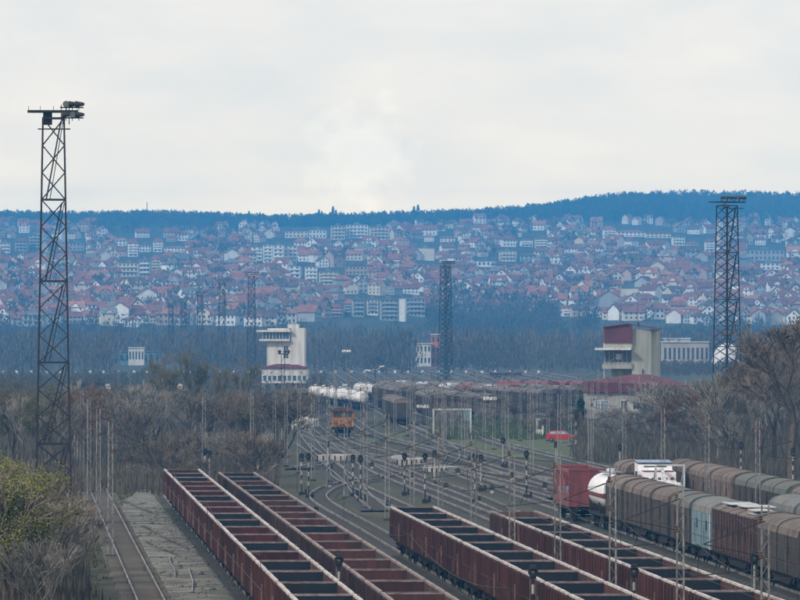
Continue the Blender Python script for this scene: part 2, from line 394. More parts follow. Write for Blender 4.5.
def gondola(kind):
    H0, H1, W, Lh = 1.2, 3.12, 1.42, 6.45
    e = thing('gondola_wagon', (0,0,0))
    side = M['maroon'] if kind != 'old' else M['maroon_old']
    inn = {'red': M['maroon_in'], 'dark': M['dark_in'], 'old': M['maroon_old'], 'brown': M['brown_in'], 'browndark': M['dark_in']}[kind]
    if kind.startswith('brown'): side = M['brown_side']
    rr = random.Random(hash(kind) % 77)
    for s in (-1, 1):
        b = MB(); b.box(min(s*W, s*(W-.08)), max(s*W, s*(W-.08)), -Lh, Lh, H0, H1)
        for k in range(9):
            y = -Lh + .1 + k*(2*Lh-.2)/8
            b.prismx([(y-.07,H0-.02),(y+.07,H0-.02),(y+.07,H1-.12),(y-.07,H1-.12)], s*(W-.001), s*(W+.10))
        b.box(min(s*(W+.0),s*(W+.06)), max(s*W,s*(W+.06)), -Lh+.02, Lh-.02, 1.95, 2.06)
        sw = b.build('side_wall', side, e)
        d = MB(); d.box(min(s*(W+.02),s*(W+.075)), max(s*(W+.02),s*(W+.075)), -.95, .95, H0+.06, 1.90); d.box(min(s*(W+.02),s*(W+.085)), max(s*(W+.02),s*(W+.085)), -.05,.05,H0+.06,1.93)
        d.build('door', side, sw)
        lv = MB(); lv.bar((s*(W+.16), -Lh+1.2, 1.25), (s*(W+.16), -Lh+1.2, 2.45), .055); lv.build('lever', M['tan'], sw)
        if s:
            t = MB(); w_ = MB()
            # worn rail along the top, slightly bowed as on old wagons
            n = 12; pr = None
            for k in range(n):
                y0 = -Lh-.05 + k*(2*Lh+.1)/n; y1 = -Lh-.05 + (k+1)*(2*Lh+.1)/n
                bx = .012*math.sin(k*1.3+len(kind)); bx2 = .012*math.sin((k+1)*1.3+len(kind))
                t.add([(s*W-.07+bx,y0,H1),(s*W+.09+bx,y0,H1),(s*W+.09+bx,y0,H1+.10),(s*W-.07+bx,y0,H1+.10),
                       (s*W-.07+bx2,y1,H1),(s*W+.09+bx2,y1,H1),(s*W+.09+bx2,y1,H1+.10),(s*W-.07+bx2,y1,H1+.10)],
                      [(0,1,5,4),(1,2,6,5),(2,3,7,6),(3,0,4,7)] + ([(3,2,1,0)] if k == 0 else []) + ([(4,5,6,7)] if k == n-1 else []))
            t.build('top_rail', M['rim'] if not (kind == 'old' or kind.startswith('brown')) else M['rim_mid'], sw)
    for s in (-1, 1):
        b = MB(); y = s*(Lh-.04)
        b.box(-W+.081, W-.081, y-.04, y+.04, H0, H1-.003)
        for k in range(5):
            x = -W+.3 + k*(2*W-.6)/4; b.box(x-.05, x+.05, y+s*.04-.05*(s<0)*2+.0, y+s*.04+.1*(s>0), H0, H1-.1)
        ew = b.build('end_wall', inn, e)
        c = MB(); c.box(-W+.10, W-.10, y-.06, y+.06, H1, H1+.055); c.build('end_rail', M['rim_dull'], ew)
    b = MB(); b.box(-W+.082, W-.082, -Lh+.08, Lh-.08, H0+.01, H0+.1); b.build('floor', M['floor_coal'], e)
    b = MB(); b.box(-1.25,1.25,-Lh,Lh,.98,H0-.02)
    for y in (-2.2, 0, 2.2): b.box(-1.35,1.35,y-.1,y+.1,.82,.98)
    b.box(-.5,.5,-1.4,-.4,.55,.98)
    b.build('underframe', M['under'], e)
    wheelset_parts(e, (-4.5, 4.5)); buffers(e, Lh-.02)
    return e
protos = {}
def register(root):
    def rec(o):
        ks = [c for c in ALLCH.get(o.name, [])]
        CH[o.name] = ks
        for k in ks: rec(k)
    ALLCH = {}
    for o in C.objects:
        if o.parent is not None: ALLCH.setdefault(o.parent.name, []).append(o)
    rec(root)
used = set()
def place(key, maker, loc, rz, label, cat, group, scale=None):
    if key not in protos:
        protos[key] = maker(); register(protos[key])
    p = protos[key]
    if key in used: o = copy_tree(p)
    else: used.add(key); o = p
    o.location = loc; o.rotation_euler = (0, 0, rz)
    if scale: o.scale = (scale,)*3 if not isinstance(scale, tuple) else scale
    for k in ('label','category','group'):
        if k in o: del o[k]
    tag(o, label, cat, group); return o
RZ = -math.atan(SL)                        # +Y axis of the vehicle follows the track
def rake(X0, Yfar, n, pattern, rowname, group):
    P = 14.04 * math.cos(math.atan(SL))
    for i in range(n):
        Y = Yfar - P*(i+.5)
        k = pattern[i % len(pattern)]
        kk = {'r':'red','d':'dark','o':'old','b':'brown','k':'browndark'}[k]
        col = {'r':'maroon gondola, reddish inside','d':'maroon gondola, coal-black inside','o':'faded pinkish-brown gondola','b':'streaked brown gondola','k':'streaked brown gondola, black inside'}[k]
        place('gondola_'+kk, lambda kk=kk: gondola(kk), (lane(X0,Y), Y, ZR-.1), RZ,
              f"{col}, {ordw(i+1)} from far end of {rowname}", 'wagon', group)
rake(LA, 543, 20, 'rddrrrdrrddrrdrddddr', 'the leftmost row', 'gondola wagons in the leftmost row')
rake(LB, 531, 19, 'kkbkkbbbbbkbbbbbbbb', 'the second row from left', 'gondola wagons in the second row')
rake(LC, 431, 12, 'd', 'the third row from left', 'gondola wagons in the third row')
rake(LD, 421, 11, 'oddddddddddd', 'the fourth row from left', 'gondola wagons in the fourth row')

def hood_profile(W, z0, z1, zt, n=9):      # side walls with a rounded shoulder roof
    pts = [(-W, z0), (-W, z1)]
    for i in range(1, n):
        t = math.pi * (1 - i/n); pts.append((W*math.cos(t)*(1.0 if abs(math.cos(t))<.99 else 1), z1 + (zt-z1)*math.sin(t)**.75))
    pts += [(W, z1), (W, z0)]
    return pts
def covered(length, side, roof, ribs=2, panels=4, W=1.45, arch=True, white_edge=False):
    e = thing('covered_wagon', (0,0,0)); h = length/2
    z0, z1, zt = 1.15, 3.35 if arch else 3.75, 4.2
    b = MB(); b.box(-W, W, -h, h, z0, z1)
    for s in (-1,1):
        n = panels
        for k in range(n+1):
            y = -h+.06 + k*(2*h-.12)/n; b.box(min(s*W,s*(W+.06)), max(s*W,s*(W+.06)), y-.06, y+.06, z0, z1)
        b.box(min(s*W,s*(W+.05)), max(s*W,s*(W+.05)), -h+.1, h-.1, 1.9, 1.98)
    wl = b.build('body', side, e)
    pf = hood_profile(W+.02, z1+.003, z1+.02, zt) if arch else [(-W-.05,z1+.003),(-W-.05,z1+.08),(-W*.5,zt-.12),(0,zt),(W*.5,zt-.12),(W+.05,z1+.08),(W+.05,z1+.003)]
    r = MB(); r.prism(pf, -h-.02, h+.02); ro = r.build('roof', roof, e)
    for k in range(ribs+1):
        y = -h+.1 + k*(2*h-.2)/ribs; rb = MB()
        rb.prism([(x*1.03, z1+.003+(z-z1-.003)*1.05) for x, z in pf], y-.06, y+.06); rb.build('roof_rib', side, ro)
    for s in (-1, 1):
        for k in range(panels//2):
            y = -h + (2*h)*(k*2+1)/panels
            d = MB(); d.box(min(s*(W+.01),s*(W+.045)), max(s*(W+.01),s*(W+.045)), y-.35, y+.35, 2.3, 2.9); d.build('vent', M['under'], wl)
            d = MB(); d.bar((s*(W+.09), y+.7, 1.4), (s*(W+.09), y+.7, 2.6), .03); d.build('handle', M['tan'], wl)
    if white_edge:
        d = MB(); d.box(W+.062, W+.09, -h+.05, -h+.3, z0, z1); d.box(-W-.09, -W-.062, -h+.05, -h+.3, z0, z1); d.build('white_strip', M['white_paint'], wl)
    b = MB(); b.box(-1.25,1.25,-h,h,.95,z0-.003)
    b.prismx([(-h*.5,.95),(-h*.35,.55),(h*.35,.55),(h*.5,.95)], -1.2, -1.1); b.prismx([(-h*.5,.95),(-h*.35,.55),(h*.35,.55),(h*.5,.95)], 1.1, 1.2)
    b.build('underframe', M['under'], e)
    wheelset_parts(e, (-h+2.0, h-2.0)); buffers(e, h)
    return e
def cov_at(X0, Y1, Y0, key, mk, label, group):
    L_ = Y1 - Y0 - 1.1; Y = (Y0+Y1)/2
    return place(key, mk, (lane(X0,Y), Y, ZR-.1), RZ, label, 'wagon', group)
GE = 'covered wagons in the right-hand row'
segs = [(480,466.6,'hoodA','grey-brown covered wagon with round roof, at far end of its row, beside white tank'),
        (466.2,445.4,'hoodB','long brown covered wagon with round ribbed roof, second in the near right row'),
        (445.2,432.9,'hoodC','short tan-roofed covered wagon between the long brown one and a greyer one'),
        (432.7,418.9,'hoodD','dark grey round-roofed covered wagon just before the pale blue-grey one'),
        (418.5,406.2,'hoodE','pale blue-grey covered wagon with grey curved roof and white edge strip'),
        (405.8,382.4,'flatB','rust-brown covered wagon with pale sheets patched on its flatter roof'),
        (382.0,360.4,'hoodF','large brown hooded wagon nearest the right edge in the front covered row'),
        (360.0,338.0,'hoodB','long brown round-roofed wagon cut off by the right edge of the view')]
SP = {'hoodA':('brown_cov','brown_roof',2,4,True,False),'hoodB':('brown_cov','brown_roof',3,6,True,False),'hoodC':('brown_cov','brown_roof',1,2,True,False),
      'hoodD':('brown_cov','green_grey',2,4,True,False),'hoodE':('blue_grey','grey_roof',1,4,True,True),'flatB':('rust_brown','brown_roof',5,14,False,False),'hoodF':('brown_cov','brown_roof',2,4,True,False)}
for Y1, Y0, k, lab in segs:
    s = SP[k]
    o = cov_at(LE, Y1, Y0, k, lambda s=s, Y1=Y1, Y0=Y0: covered(Y1-Y0-.9, M[s[0]], M[s[1]], s[2], s[3], 1.45, s[4], s[5]), lab, GE)
    if k == 'flatB':
        for (x0,x1,y0,y1) in ((-1.1,.6,4.2,9.5),(-.9,1.0,-1.5,2.8),(-1.2,-.1,-9.5,-5.5)):
            p = MB(); p.add([(x0,y0,4.21-abs(x0)*.2),(x1,y0,4.21-abs(x1)*.2+.02),(x1,y1,4.21-abs(x1)*.2+.02),(x0,y1,4.21-abs(x0)*.2)],[(0,1,2,3)])
            p.box(x0,x1,y0,y1,4.19,4.235); p.build('roof_patch', M['white_sheet'], o)
# row behind
GF = 'covered wagons in the farther right-hand rows'
segF = [
        (537,519.5,'hoodC2','brown low-sided round wagon right of the white machinery wagon'),
        (519,503,'hoodT','tan round-hooded wagon in the back row, behind the blue-grey wagon roofs'),
        (502.6,486.6,'hoodT','second tan round-hooded wagon in back row, right of its twin'),
        (486,469,'hoodG','green-grey hooded wagon with dark sides in the back row'),
        (468.6,452,'hoodG','green-grey hooded wagon near right edge in the back row'),
        (451,434,'hoodT','tan round-hooded wagon cut off by right edge in back row')]
SP2 = {'hoodC2':('brown_cov','brown_roof',2,4),'hoodT':('brown_roof','brown_roof',2,4),'hoodG':('brown_cov','green_grey',2,4)}
for Y1, Y0, k, lab in segF:
    s = SP2.get(k, ('brown_cov','brown_roof',2,4))
    cov_at(LF_, Y1, Y0, k, lambda s=s, Y1=Y1, Y0=Y0: covered(Y1-Y0-.9, M[s[0]], M[s[1]], s[2], s[3]), lab, GF)
cov_at(LG, 536, 521, 'hoodA', None, 'brown covered wagon just left of the white machinery wagon', GF)
cov_at(LG, 424, 409, 'hoodBlue', lambda: covered(13.6, M['blue_grey'], M['grey_roof'], 2, 4, 1.45, True, True), 'blue-grey hooded wagon half hidden behind the rust-brown patched wagon', GF)
cov_at(LG, 408, 394, 'hoodBlue', None, 'blue-grey hooded wagon behind the rust-brown wagon, nearer the right edge', GF)

def tank(length=12.5, stripe=True, col='white_clean'):
    e = thing('tank_wagon', (0,0,0)); h = length/2
    b = MB(); r = 1.3
    prof = [(.2,-h+.05),(.7,-h+.12),(1.05,-h+.32),(1.24,-h+.6),(r,-h+.9),(r,h-.9),(1.24,h-.6),(1.05,h-.32),(.7,h-.12),(.2,h-.05)]
    b.lathe(prof, (0,0,2.75), 'y', 28); tk = b.build('tank', M[col], e, smooth=True)
    if stripe:
        s = MB()
        prof2 = [(p+.012 if p > .3 else p, q*1.001) for p, q in prof]; n = 28; vs = []; fs = []
        for rr_, hh in prof2:
            for a in (-16, -9, -2): vs.append((rr_*math.cos(R(a)), hh, 2.55+rr_*math.sin(R(a)) if False else 2.75+rr_*math.sin(R(a))))
        for j in range(len(prof2)-1):
            for i in range(2): fs.append((j*3+i, j*3+i+1, (j+1)*3+i+1, (j+1)*3+i))
        vs2 = [(-x, y, z) for x, y, z in vs]; s.add(vs, fs); s.add(vs2, [f[::-1] for f in fs])
        for sg in (-1,1):                  # band across the domed ends
            rows = []
            for rr_, hh in [(1.24,h-.6),(1.05,h-.32),(.7,h-.12),(.2,h-.05)]: rows.append((rr_, sg*(hh+.015)))
            vs3 = []
            for rr_, hh in rows:
                for zz in (-.42,-.08):
                    x = math.sqrt(max(rr_*rr_-zz*zz*.9, .0004)) if rr_ > abs(zz) else .02
                    vs3.append((x, hh + (0 if rr_ > .5 else 0), 2.75+zz)); 
            s.add(vs3, [(2*j,2*j+1,2*j+3,2*j+2) for j in range(3)]); s.add([(-x,y,z) for x,y,z in vs3], [(2*j,2*j+2,2*j+3,2*j+1) for j in range(3)])
        s.build('stripe', M['red_paint'], tk)
    d = MB(); d.lathe([(.35,0),(.35,.28),(.28,.34)], (0,0,4.12), 'z', 12); d.build('hatch', M['white_sheet'], tk)
    w = MB()
    for s_ in (-1,1): w.box(s_*.5-.2, s_*.5+.2, -h*.5, h*.5, 4.19, 4.24)
    w.build('walkway', M['steel_mast'], e)
    l = MB()
    for x in (.55,.85): l.bar((x, -h-.1, 1.2), (x, -h+.3, 4.1), .03)
    for k in range(8): l.bar((.55,-h-.1+.4*k/8,1.3+.35*k),(.85,-h-.1+.4*k/8,1.3+.35*k),.025)
    l.build('ladder', M['steel_mast'], e)
    b = MB(); b.box(-1.1,1.1,-h,h,.95,1.2)
    for y in (-h*.65, h*.65): b.prism([(-1.2,1.2),(-1.3,2.1),(-1.0,1.75),(0,1.45),(1.0,1.75),(1.3,2.1),(1.2,1.2)], y-.2, y+.2)
    b.build('underframe', M['under'], e)
    wheelset_parts(e, (-h+2.0, h-2.0)); buffers(e, h)
    return e
Yt = 487.6
place('tank_near', lambda: tank(12), (lane(LE-.35,Yt), Yt, ZR-.1), RZ, 'white tank wagon with red stripe, half hidden by brown covered wagons', 'tank wagon', None)

def red_container_wagon():
    e = thing('flat_wagon', (0,0,0)); h = 7.5
    b = MB(); b.box(-1.35,1.35,-h,h,1.0,1.25); b.build('deck', M['under'], e)
    for s in (-1,1):
        b = MB(); b.box(-1.4,1.4,s*h-.12,s*h+.12,1.25,4.15)
        b.box(-1.43,1.43,s*h-.16,s*h+.16,4.0,4.17); b.build('end_wall', M['red_paint'], e)
    for s in (-1,1):
        b = MB()
        b.box(s*1.35-.06,s*1.35+.06,-h+.1,h-.1,3.85,4.1)
        b.box(s*1.35-.05,s*1.35+.05,-h+.1,h-.1,1.25,2.3)
        for k in range(5):
            y=-h+.2+k*(2*h-.4)/4; b.box(s*1.35-.05,s*1.35+.05,y-.09,y+.09,1.25,4.0)
        for k in range(4):
            y=-h+.2+k*(2*h-.4)/4; y2=y+(2*h-.4)/4; b.bar((s*1.35,y,2.3),(s*1.35,y2,3.9) if k%2 else (s*1.35,y+.1,3.9),.06)
        b.build('side_frame', M['red_paint'], e)
    b = MB()
    for k in range(4): b.box(-1.1,1.1,-6+k*3.3,-6+k*3.3+2.2,1.25,2.0+.5*(k%2))
    b.build('load', M['blue_grey'], e)
    wheelset_parts(e, (-5.2,5.2)); buffers(e, h); return e
Yt = 507
place('redflat', red_container_wagon, (lane(LE-1.1,Yt), Yt, ZR-.1), RZ, 'faded red frame-sided flat wagon with solid end wall, beside the white tank', 'wagon', None)

def white_machine():
    e = thing('machinery_wagon', (0,0,0)); h = 8
    b = MB(); b.box(-1.35,1.35,-h,h,1.0,1.3); b.build('deck', M['under'], e)
    b = MB(); b.prismx([(h-.4,1.3),(h-.4,4.35),(h-3.2,4.2),(h-3.6,3.7),(h-6.5,3.6),(h-6.7,1.3)], -1.35, 1.35); cb = b.build('cabin', M['white_clean'], e)
    w = MB(); w.box(-1.37,-1.352,h-2.9,h-1.0,2.9,3.6); w.box(-.9,.9,h-3.42+.0,h-3.40,3.75,4.05); w.build('window', M['glass'], cb)
    st = MB(); 
    for k in range(4): st.box(-1.38,-1.353,h-6.3+k*.7,h-6.0+k*.7,2.4,3.4)
    st.build('stripe', M['red_bright'], cb)
    st = MB(); st.box(-1.2,1.2,h-6.3,h-3.8,3.62,3.7)
    for k in range(5): st.box(-1.1+k*.5,-.85+k*.5,h-6.72,h-6.705,2.2,3.2)
    st.build('red_panel', M['red_paint'], cb)
    rf = MB(); rf.prismx([(h-.3,4.37),(h-.3,4.47),(h-3.3,4.32),(h-3.3,4.22)], -1.4, 1.4); rf.build('roof', M['glass_blue'], cb)
    b = MB(); b.prismx([(h-6.9,1.3),(h-6.9,3.0),(h-9,2.6),(h-9.4,1.3)], -1.3, 1.3); b.box(-1.2,1.2,-4.8,-2.2,1.3,2.9); b.box(-1.1,1.1,-7.4,-5.4,1.3,2.3); b.build('engine_hood', M['white_clean'], e)
    cr = MB(); cr.bar((.2,h-7,3.9),(-.2,-6.5,2.6),.16); cr.bar((0,h-4.5,3.6),(.2,h-7,3.9),.12)
    for s in (-1,1): cr.bar((s*1.1,-7.2,2.2),(s*1.1,-7.2,4.4),.09); cr.bar((s*1.1,-5.0,2.8),(s*1.1,-7.2,4.3),.07)
    cr.bar((-1.1,-7.2,4.35),(1.1,-7.2,4.35),.08)
    cr.build('jib', M['white_sheet'], e)
    wheelset_parts(e, (-5.6,5.6)); buffers(e, h); return e
Yt = 511
place('whitem', white_machine, (lane(LG+.2,Yt), Yt, ZR-.1), RZ, 'white track machine with stepped cabin, red stripes and blue roof edge', 'track machine', None)

# far yard stock
GT = 'white tank wagons standing in the far yard'
for i in range(6):
    Y = 1262 - i*16; X = -16.4 + i*1.78
    place('tank_far', lambda: tank(12.0, False, 'white_paint'), (X, Y, ZR-.2), math.atan2(-1.78, -16)+math.pi, f"small white tank wagon, {ordw(i+1)} from left in the rake right of the white tower", 'tank wagon', GT, (.9,.95,.86))
place('tank_far', None, (-7.2, 1160, ZR-.1), .12, 'white tank wagon end at right end of the tank rake', 'tank wagon', GT, .85)
for i in range(3):
    place('tank_far', None, (-8.0+i*1.6, 1320-i*15, ZR), .12, f"pale cream tank wagon, {ordw(i+1)} from left under the twin-arm lamp", 'tank wagon', GT, .82)
KF = {'cov':('brown_cov','brown_roof'), 'redc':('red_paint','red_paint'), 'dark':('rust_brown','grey_roof'), 'whit':('conc_white','white_sheet')}
def cheap_cov(side, roof, length=13.0):
    e = thing('covered_wagon', (0,0,0)); h = length/2
    b = MB(); b.box(-1.42,1.42,-h,h,1.1,3.4)
    for s in (-1,1):
        for k in range(5):
            y=-h+.1+k*(2*h-.2)/4; b.box(min(s*1.42,s*1.5),max(s*1.42,s*1.5),y-.08,y+.08,1.1,3.4)
    b.build('body', side, e)
    b = MB(); b.prism(hood_profile(1.46,3.403,3.42,4.15,7), -h-.05, h+.05); b.build('roof', roof, e)
    b = MB(); b.box(-1.2,1.2,-h,h,.8,1.097)
    b.build('underframe', M['under'], e)
    for y in (-h+2.2, h-2.2):
        b = MB()
        for dy in (-.9,.9):
            for s in (-1,1): b.lathe([(.1,-.06),(.46,-.05),(.46,.05),(.1,.06)], (s*.76,y+dy,.48), 'x', 10)
        b.box(-1.0,1.0,y-1.2,y+1.2,.55,.8); b.build('bogie', M['under'], e)
    return e
def far_row(x, y, dx, n, kinds, labelbase, group, rzadd=0):
    for i in range(n):
        k = kinds[i % len(kinds)]; a, r_ = KF[k]
        place('far_'+k, lambda a=a, r_=r_: cheap_cov(M[a], M[r_]), (x+dx*i, y-14.2*i, ZR-.1), math.atan2(-dx, -14.2)+math.pi,
              f"{labelbase}, {ordw(i+1)} from its far end", 'wagon', group)
GY_ = 'wagons standing in the far yard'
far_row(at(440,0,1120).x, 1120, 1.5, 6, ['dark','cov','dark'], 'dark brown wagon behind the white loading portal', GY_)
far_row(at(392,0,1010).x, 1035, .5, 4, ['cov'], 'brown-roofed wagon right of the orange locomotive', GY_)
far_row(at(425,0,1080).x, 1100, .6, 4, ['cov','dark'], 'dull brown wagon between orange locomotive and middle mast', GY_)
far_row(at(468,0,1230).x, 1230, 2.1, 4, ['redc','redc','whit'], 'red wagon right of the middle mast foot', GY_)
far_row(at(514,0,1310).x, 1310, 5.2, 2, ['redc'], 'long pinkish-red wagon behind the square boards', GY_)
far_row(at(560,0,1300).x, 1300, 5.2, 2, ['redc'], 'pinkish-red wagon next to the maroon hall', GY_)
far_row(at(405,0,1300).x, 1300, 2.2, 5, ['whit','cov'], 'pale-roofed wagon behind the middle mast foot', GY_)
far_row(at(382,0,1225).x, 1225, 1.0, 5, ['cov','dark'], 'rusty wagon in the rake under the twin-arm lamp', GY_)
far_row(at(388,0,1290).x, 1290, 1.3, 6, ['dark','cov'], 'brown wagon in the rake left of middle mast', GY_)
far_row(at(452,0,1290).x, 1290, 2.0, 6, ['cov','dark','redc'], 'brown wagon in the rake under the middle mast', GY_)
far_row(at(484,0,1190).x, 1190, 2.3, 5, ['dark','cov'], 'brown wagon in the rake right of middle mast', GY_)
far_row(at(416,0,1200).x, 1200, 1.6, 5, ['cov','cov','dark'], 'brown wagon in the rake before the middle mast', GY_)
far_row(at(524,0,1230).x, 1230, 2.8, 4, ['cov','dark'], 'brown wagon in the rake before the thin red wagons', GY_)
far_row(at(300,0,1150).x, 1150, .2, 2, ['cov','dark'], 'brown wagon below the white tower', GY_)
def loco():
    e = thing('shunting_locomotive', (0,0,0))
    b = MB(); b.box(-1.5,1.5,-7,7,.95,1.35); b.build('frame', M['under'], e)
    b = MB(); b.prism([(-1.5,1.35),(-1.5,3.0),(-1.42,3.5),(1.42,3.5),(1.5,3.0),(1.5,1.35)], -6.2, -3.2); cb = b.build('cab', M['orange'], e)
    w = MB(); w.box(-1.25,-.1,-6.23,-6.203,2.65,3.35); w.box(.1,1.25,-6.23,-6.203,2.65,3.35)
    for s in (-1,1): w.box(min(s*1.503,s*1.52),max(s*1.503,s*1.52),-5.8,-3.7,2.5,3.0)
    w.build('window', M['glass'], cb)
    r = MB(); r.prism([(-1.6,3.503),(-1.5,3.7),(-.8,3.95),(.8,3.95),(1.5,3.7),(1.6,3.503)], -6.6, -2.9); r.build('roof', M['maroon_old'], cb)
    s_ = MB(); s_.box(-1.5,1.5,-6.235,-6.203,2.2,2.34); s_.build('stripe', M['under'], cb)
    b = MB(); b.box(-1.1,1.1,-3.19,6.3,1.35,2.9); b.box(-.8,.8,-2.8,6.0,2.9,3.1); b.build('hood', M['orange'], e)
    for x in (-.95,.95):
        l = MB(); l.lathe([(.16,-.05),(.16,.05)], (x,-6.26,1.9), 'y', 12); l.build('headlight', M['lamp_glass'], e)
    h = MB()
    for x in (-1.4,-.5,.5,1.4): h.bar((x,-6.95,1.35),(x,-6.95,2.3),.035)
    h.bar((-1.4,-6.95,2.3),(1.4,-6.95,2.3),.035); h.build('handrail', M['white_paint'], e)
    wheelset_parts(e, (-4.3,4.3)); buffers(e, 7); return e
Yl = 893
place('loco', loco, (at(343,0,Yl).x, Yl, ZR-.1), .0, 'orange shunting locomotive with dark cab windows, front towards the viewer', 'locomotive', None)

# ---------------- floodlight masts ----------------
def flood_mast(H, w0, w1, nsec=5, lamps='side', thick=.075, np_=3):
    e = thing('floodlight_mast', (0,0,0)); h = H - 1.0
    def half(z): return (w0 + (w1-w0)*min(1, z/h))/2
    legs = [(-1,-1),(1,-1),(1,1),(-1,1)]
    for sx, sy in legs:
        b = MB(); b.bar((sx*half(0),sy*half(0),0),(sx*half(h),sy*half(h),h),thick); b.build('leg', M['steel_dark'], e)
    br = MB()
    for s in range(nsec):
        rg = MB()
        z0 = h*s/nsec; z1 = h*(s+1)/nsec
        for k in range(np_):
            a = z0+(z1-z0)*k/np_; c = z0+(z1-z0)*(k+1)/np_; ha = half(a); hc = half(c)
            for q in range(4):
                p = legs[q]; r_ = legs[(q+1)%4]
                br.bar((p[0]*ha,p[1]*ha,a),(r_[0]*hc,r_[1]*hc,c),thick*.5); br.bar((r_[0]*ha,r_[1]*ha,a),(p[0]*hc,p[1]*hc,c),thick*.5)
        hz = half(z1)
        for q in range(4):
            p = legs[q]; r_ = legs[(q+1)%4]; rg.bar((p[0]*hz,p[1]*hz,z1),(r_[0]*hz,r_[1]*hz,z1),thick*.9)
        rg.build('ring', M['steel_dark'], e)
        z2 = z0 + (z1-z0)*.96
        br.bar((-half(z0)*.6,-half(z0)*.9,z0),(half(z2)*.7,-half(z2)*.9,z2),thick*.8)   # ladder run inside
        br.bar((-half(z0)*.3,-half(z0)*.8,z0),(half(z2)*.9,-half(z2)*.8,z2),thick*.45)
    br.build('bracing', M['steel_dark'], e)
    b = MB()
    if lamps == 'side':
        b.box(-2.0,1.9,-1.1,1.1,H-.55,H-.40)
        for x in (-1.9,-1,0,1,1.8): b.bar((x,-1.05,H-.4),(x,-1.05,H-.1),.03)
        b.bar((.5,-1.05,H-.2),(2.3,-1.05,H-.2),.07); b.bar((.5,-1.05,H-1.0),(2.3,-1.05,H-1.0),.07)
        for x in (.6,1.2): b.bar((x,-1.05,H-1.5),(x,-1.05,H),.05)
        b.box(-.8,-.1,-.6,.4,H-1.5,H-.56); b.box(-1.2,1.3,-.9,-.85,H-1.9,H-1.8)
        spots = [(x,z,-1.2) for x in (.95,1.45,1.95) for z in (H+.05,H-.75)]
    else:
        W = w1*.5+1.25
        b.box(-W,W,-W*.55,W*.55,H-.6,H-.45); b.box(-W*.9,W*.9,-W*.5,-W*.45,H-1.4,H-1.3)
        for x in (-W,-W*.5,0,W*.5,W): b.bar((x,-W*.55,H-.45),(x,-W*.55,H+.1),.05)
        b.bar((-W,-W*.55,H+.1),(W,-W*.55,H+.1),.05)
        spots = [(-W+.35+k*(2*W-.7)/5, H+.05, -W*.6) for k in range(6)] + [(-W+.5, H-1.0, -W*.6)]
    b.build('platform', M['steel_dark'], e)
    for i, (x, z, y) in enumerate(spots):
        l = MB(); l.lathe([(.10,.42),(.16,.25),(.23,-.1),(.25,-.3)], (x,y,z), 'x' if i % 3 else 'y', 10); l.bar((x,y,z-.2),(x,y+.3,z-.45),.04); f = l.build('floodlight', M['lamp_body'], e)
        g_ = MB(); g_.lathe([(.22,-.33),(.22,-.305)], (x,y,z), 'x' if i % 3 else 'y', 10); g_.build('lens', M['lamp_glass'], f)
    b = MB()
    for sx, sy in legs: b.box(sx*half(0)-.4, sx*half(0)+.4, sy*half(0)-.4, sy*half(0)+.4, -.1, .35)
    b.build('footing', M['concrete'], e)
    return e
GM = 'lattice floodlight masts over the yard'
def mast_at(px, ytop, Y, H, w0, w1, rz, lamps, label, thick=.075):
    e = flood_mast(H, w0, w1, 5, lamps, thick, 5 if lamps == 'all' and Y < 2000 else 3); e.location = (at(px,0,Y).x, Y, 0); e.rotation_euler = (0,0,rz); tag(e, label, 'floodlight mast', GM)
mast_at(53.5, 103, 500, 32.3, 2.75, 1.62, R(3), 'side', 'tallest-looking lattice floodlight mast, rising from thicket at the left', .10)
mast_at(727, 198, 866, 32.3, 2.9, 1.95, R(40), 'all', 'lattice floodlight mast among bare trees at the right', .085)
mast_at(445.5, 262, 1740, 32.3, 2.9, 1.9, R(38), 'all', 'lattice floodlight mast in the middle of the yard, seen small', .10)
mast_at(251.5, 273, 2110, 32.3, 2.9, 1.9, R(5), 'all', 'small far lattice floodlight mast touching left side of white control tower', .11)
mast_at(222, 279, 2400, 32, 2.9, 1.9, R(15), 'all', 'far lattice floodlight mast, second left of white tower', .11)
mast_at(200, 292, 2600, 28.5, 2.8, 1.8, R(10), 'all', 'far lattice floodlight mast, third left of white tower', .11)
mast_at(183.5, 298, 2750, 26.5, 2.6, 1.7, R(20), 'all', 'far lattice floodlight mast, fourth left of white tower', .11)
mast_at(171, 303, 2850, 25, 2.6, 1.7, R(12), 'all', 'farthest lattice floodlight mast, leftmost of the small group', .11)

# ---------------- catenary masts, wires ----------------
def cat_mast(H=8.6, arm=-1):
    e = thing('catenary_mast', (0,0,0))
    for s in (-1, 1):
        b = MB(); b.bar((s*.17,0,0),(s*.13,0,H),.062,.05); b.build('leg', M['steel_mast'], e)
    b = MB(); n = 16
    for k in range(n):
        z = .3+k*(H-.6)/n; q = .15 if k % 2 else -.15; b.bar((-q,0,z),(q,0,z+(H-.6)/n),.016)
    b.build('lacing', M['steel_mast'], e)
    c = MB(); s = arm
    c.bar((0,0,H-.6),(s*2.4,0,H-1.5),.03); c.bar((0,0,H-2.0),(s*2.4,0,H-1.5),.03); c.bar((s*.4,0,H-2.5),(s*2.9,0,H-2.75),.03)
    c.bar((s*1.6,0,H-1.7),(s*2.0,0,H-2.6),.025)
    cn = c.build('cantilever', M['steel_dark'], e)
    for z in (H-.55,H-1.95):
        i_ = MB(); i_.lathe([(.04,0),(.09,.05),(.05,.1),(.09,.15),(.05,.2),(.09,.25),(.04,.3)], (s*.18,0,z-.12), 'z', 8); i_.build('insulator', M['rust'], cn)
    f = MB(); f.box(-.3,.3,-.3,.3,-.1,.2); f.build('footing', M['ballast'], e)
    return e
GC = 'catenary masts along the yard tracks'
def cm(X, Y, label, flip=False, H=8.6, rz=0):
    key = 'cat_%s_%.1f' % (flip, H)
    place(key, lambda: cat_mast(H, 1 if flip else -1), (X, Y, 0), rz, label, 'mast', GC)
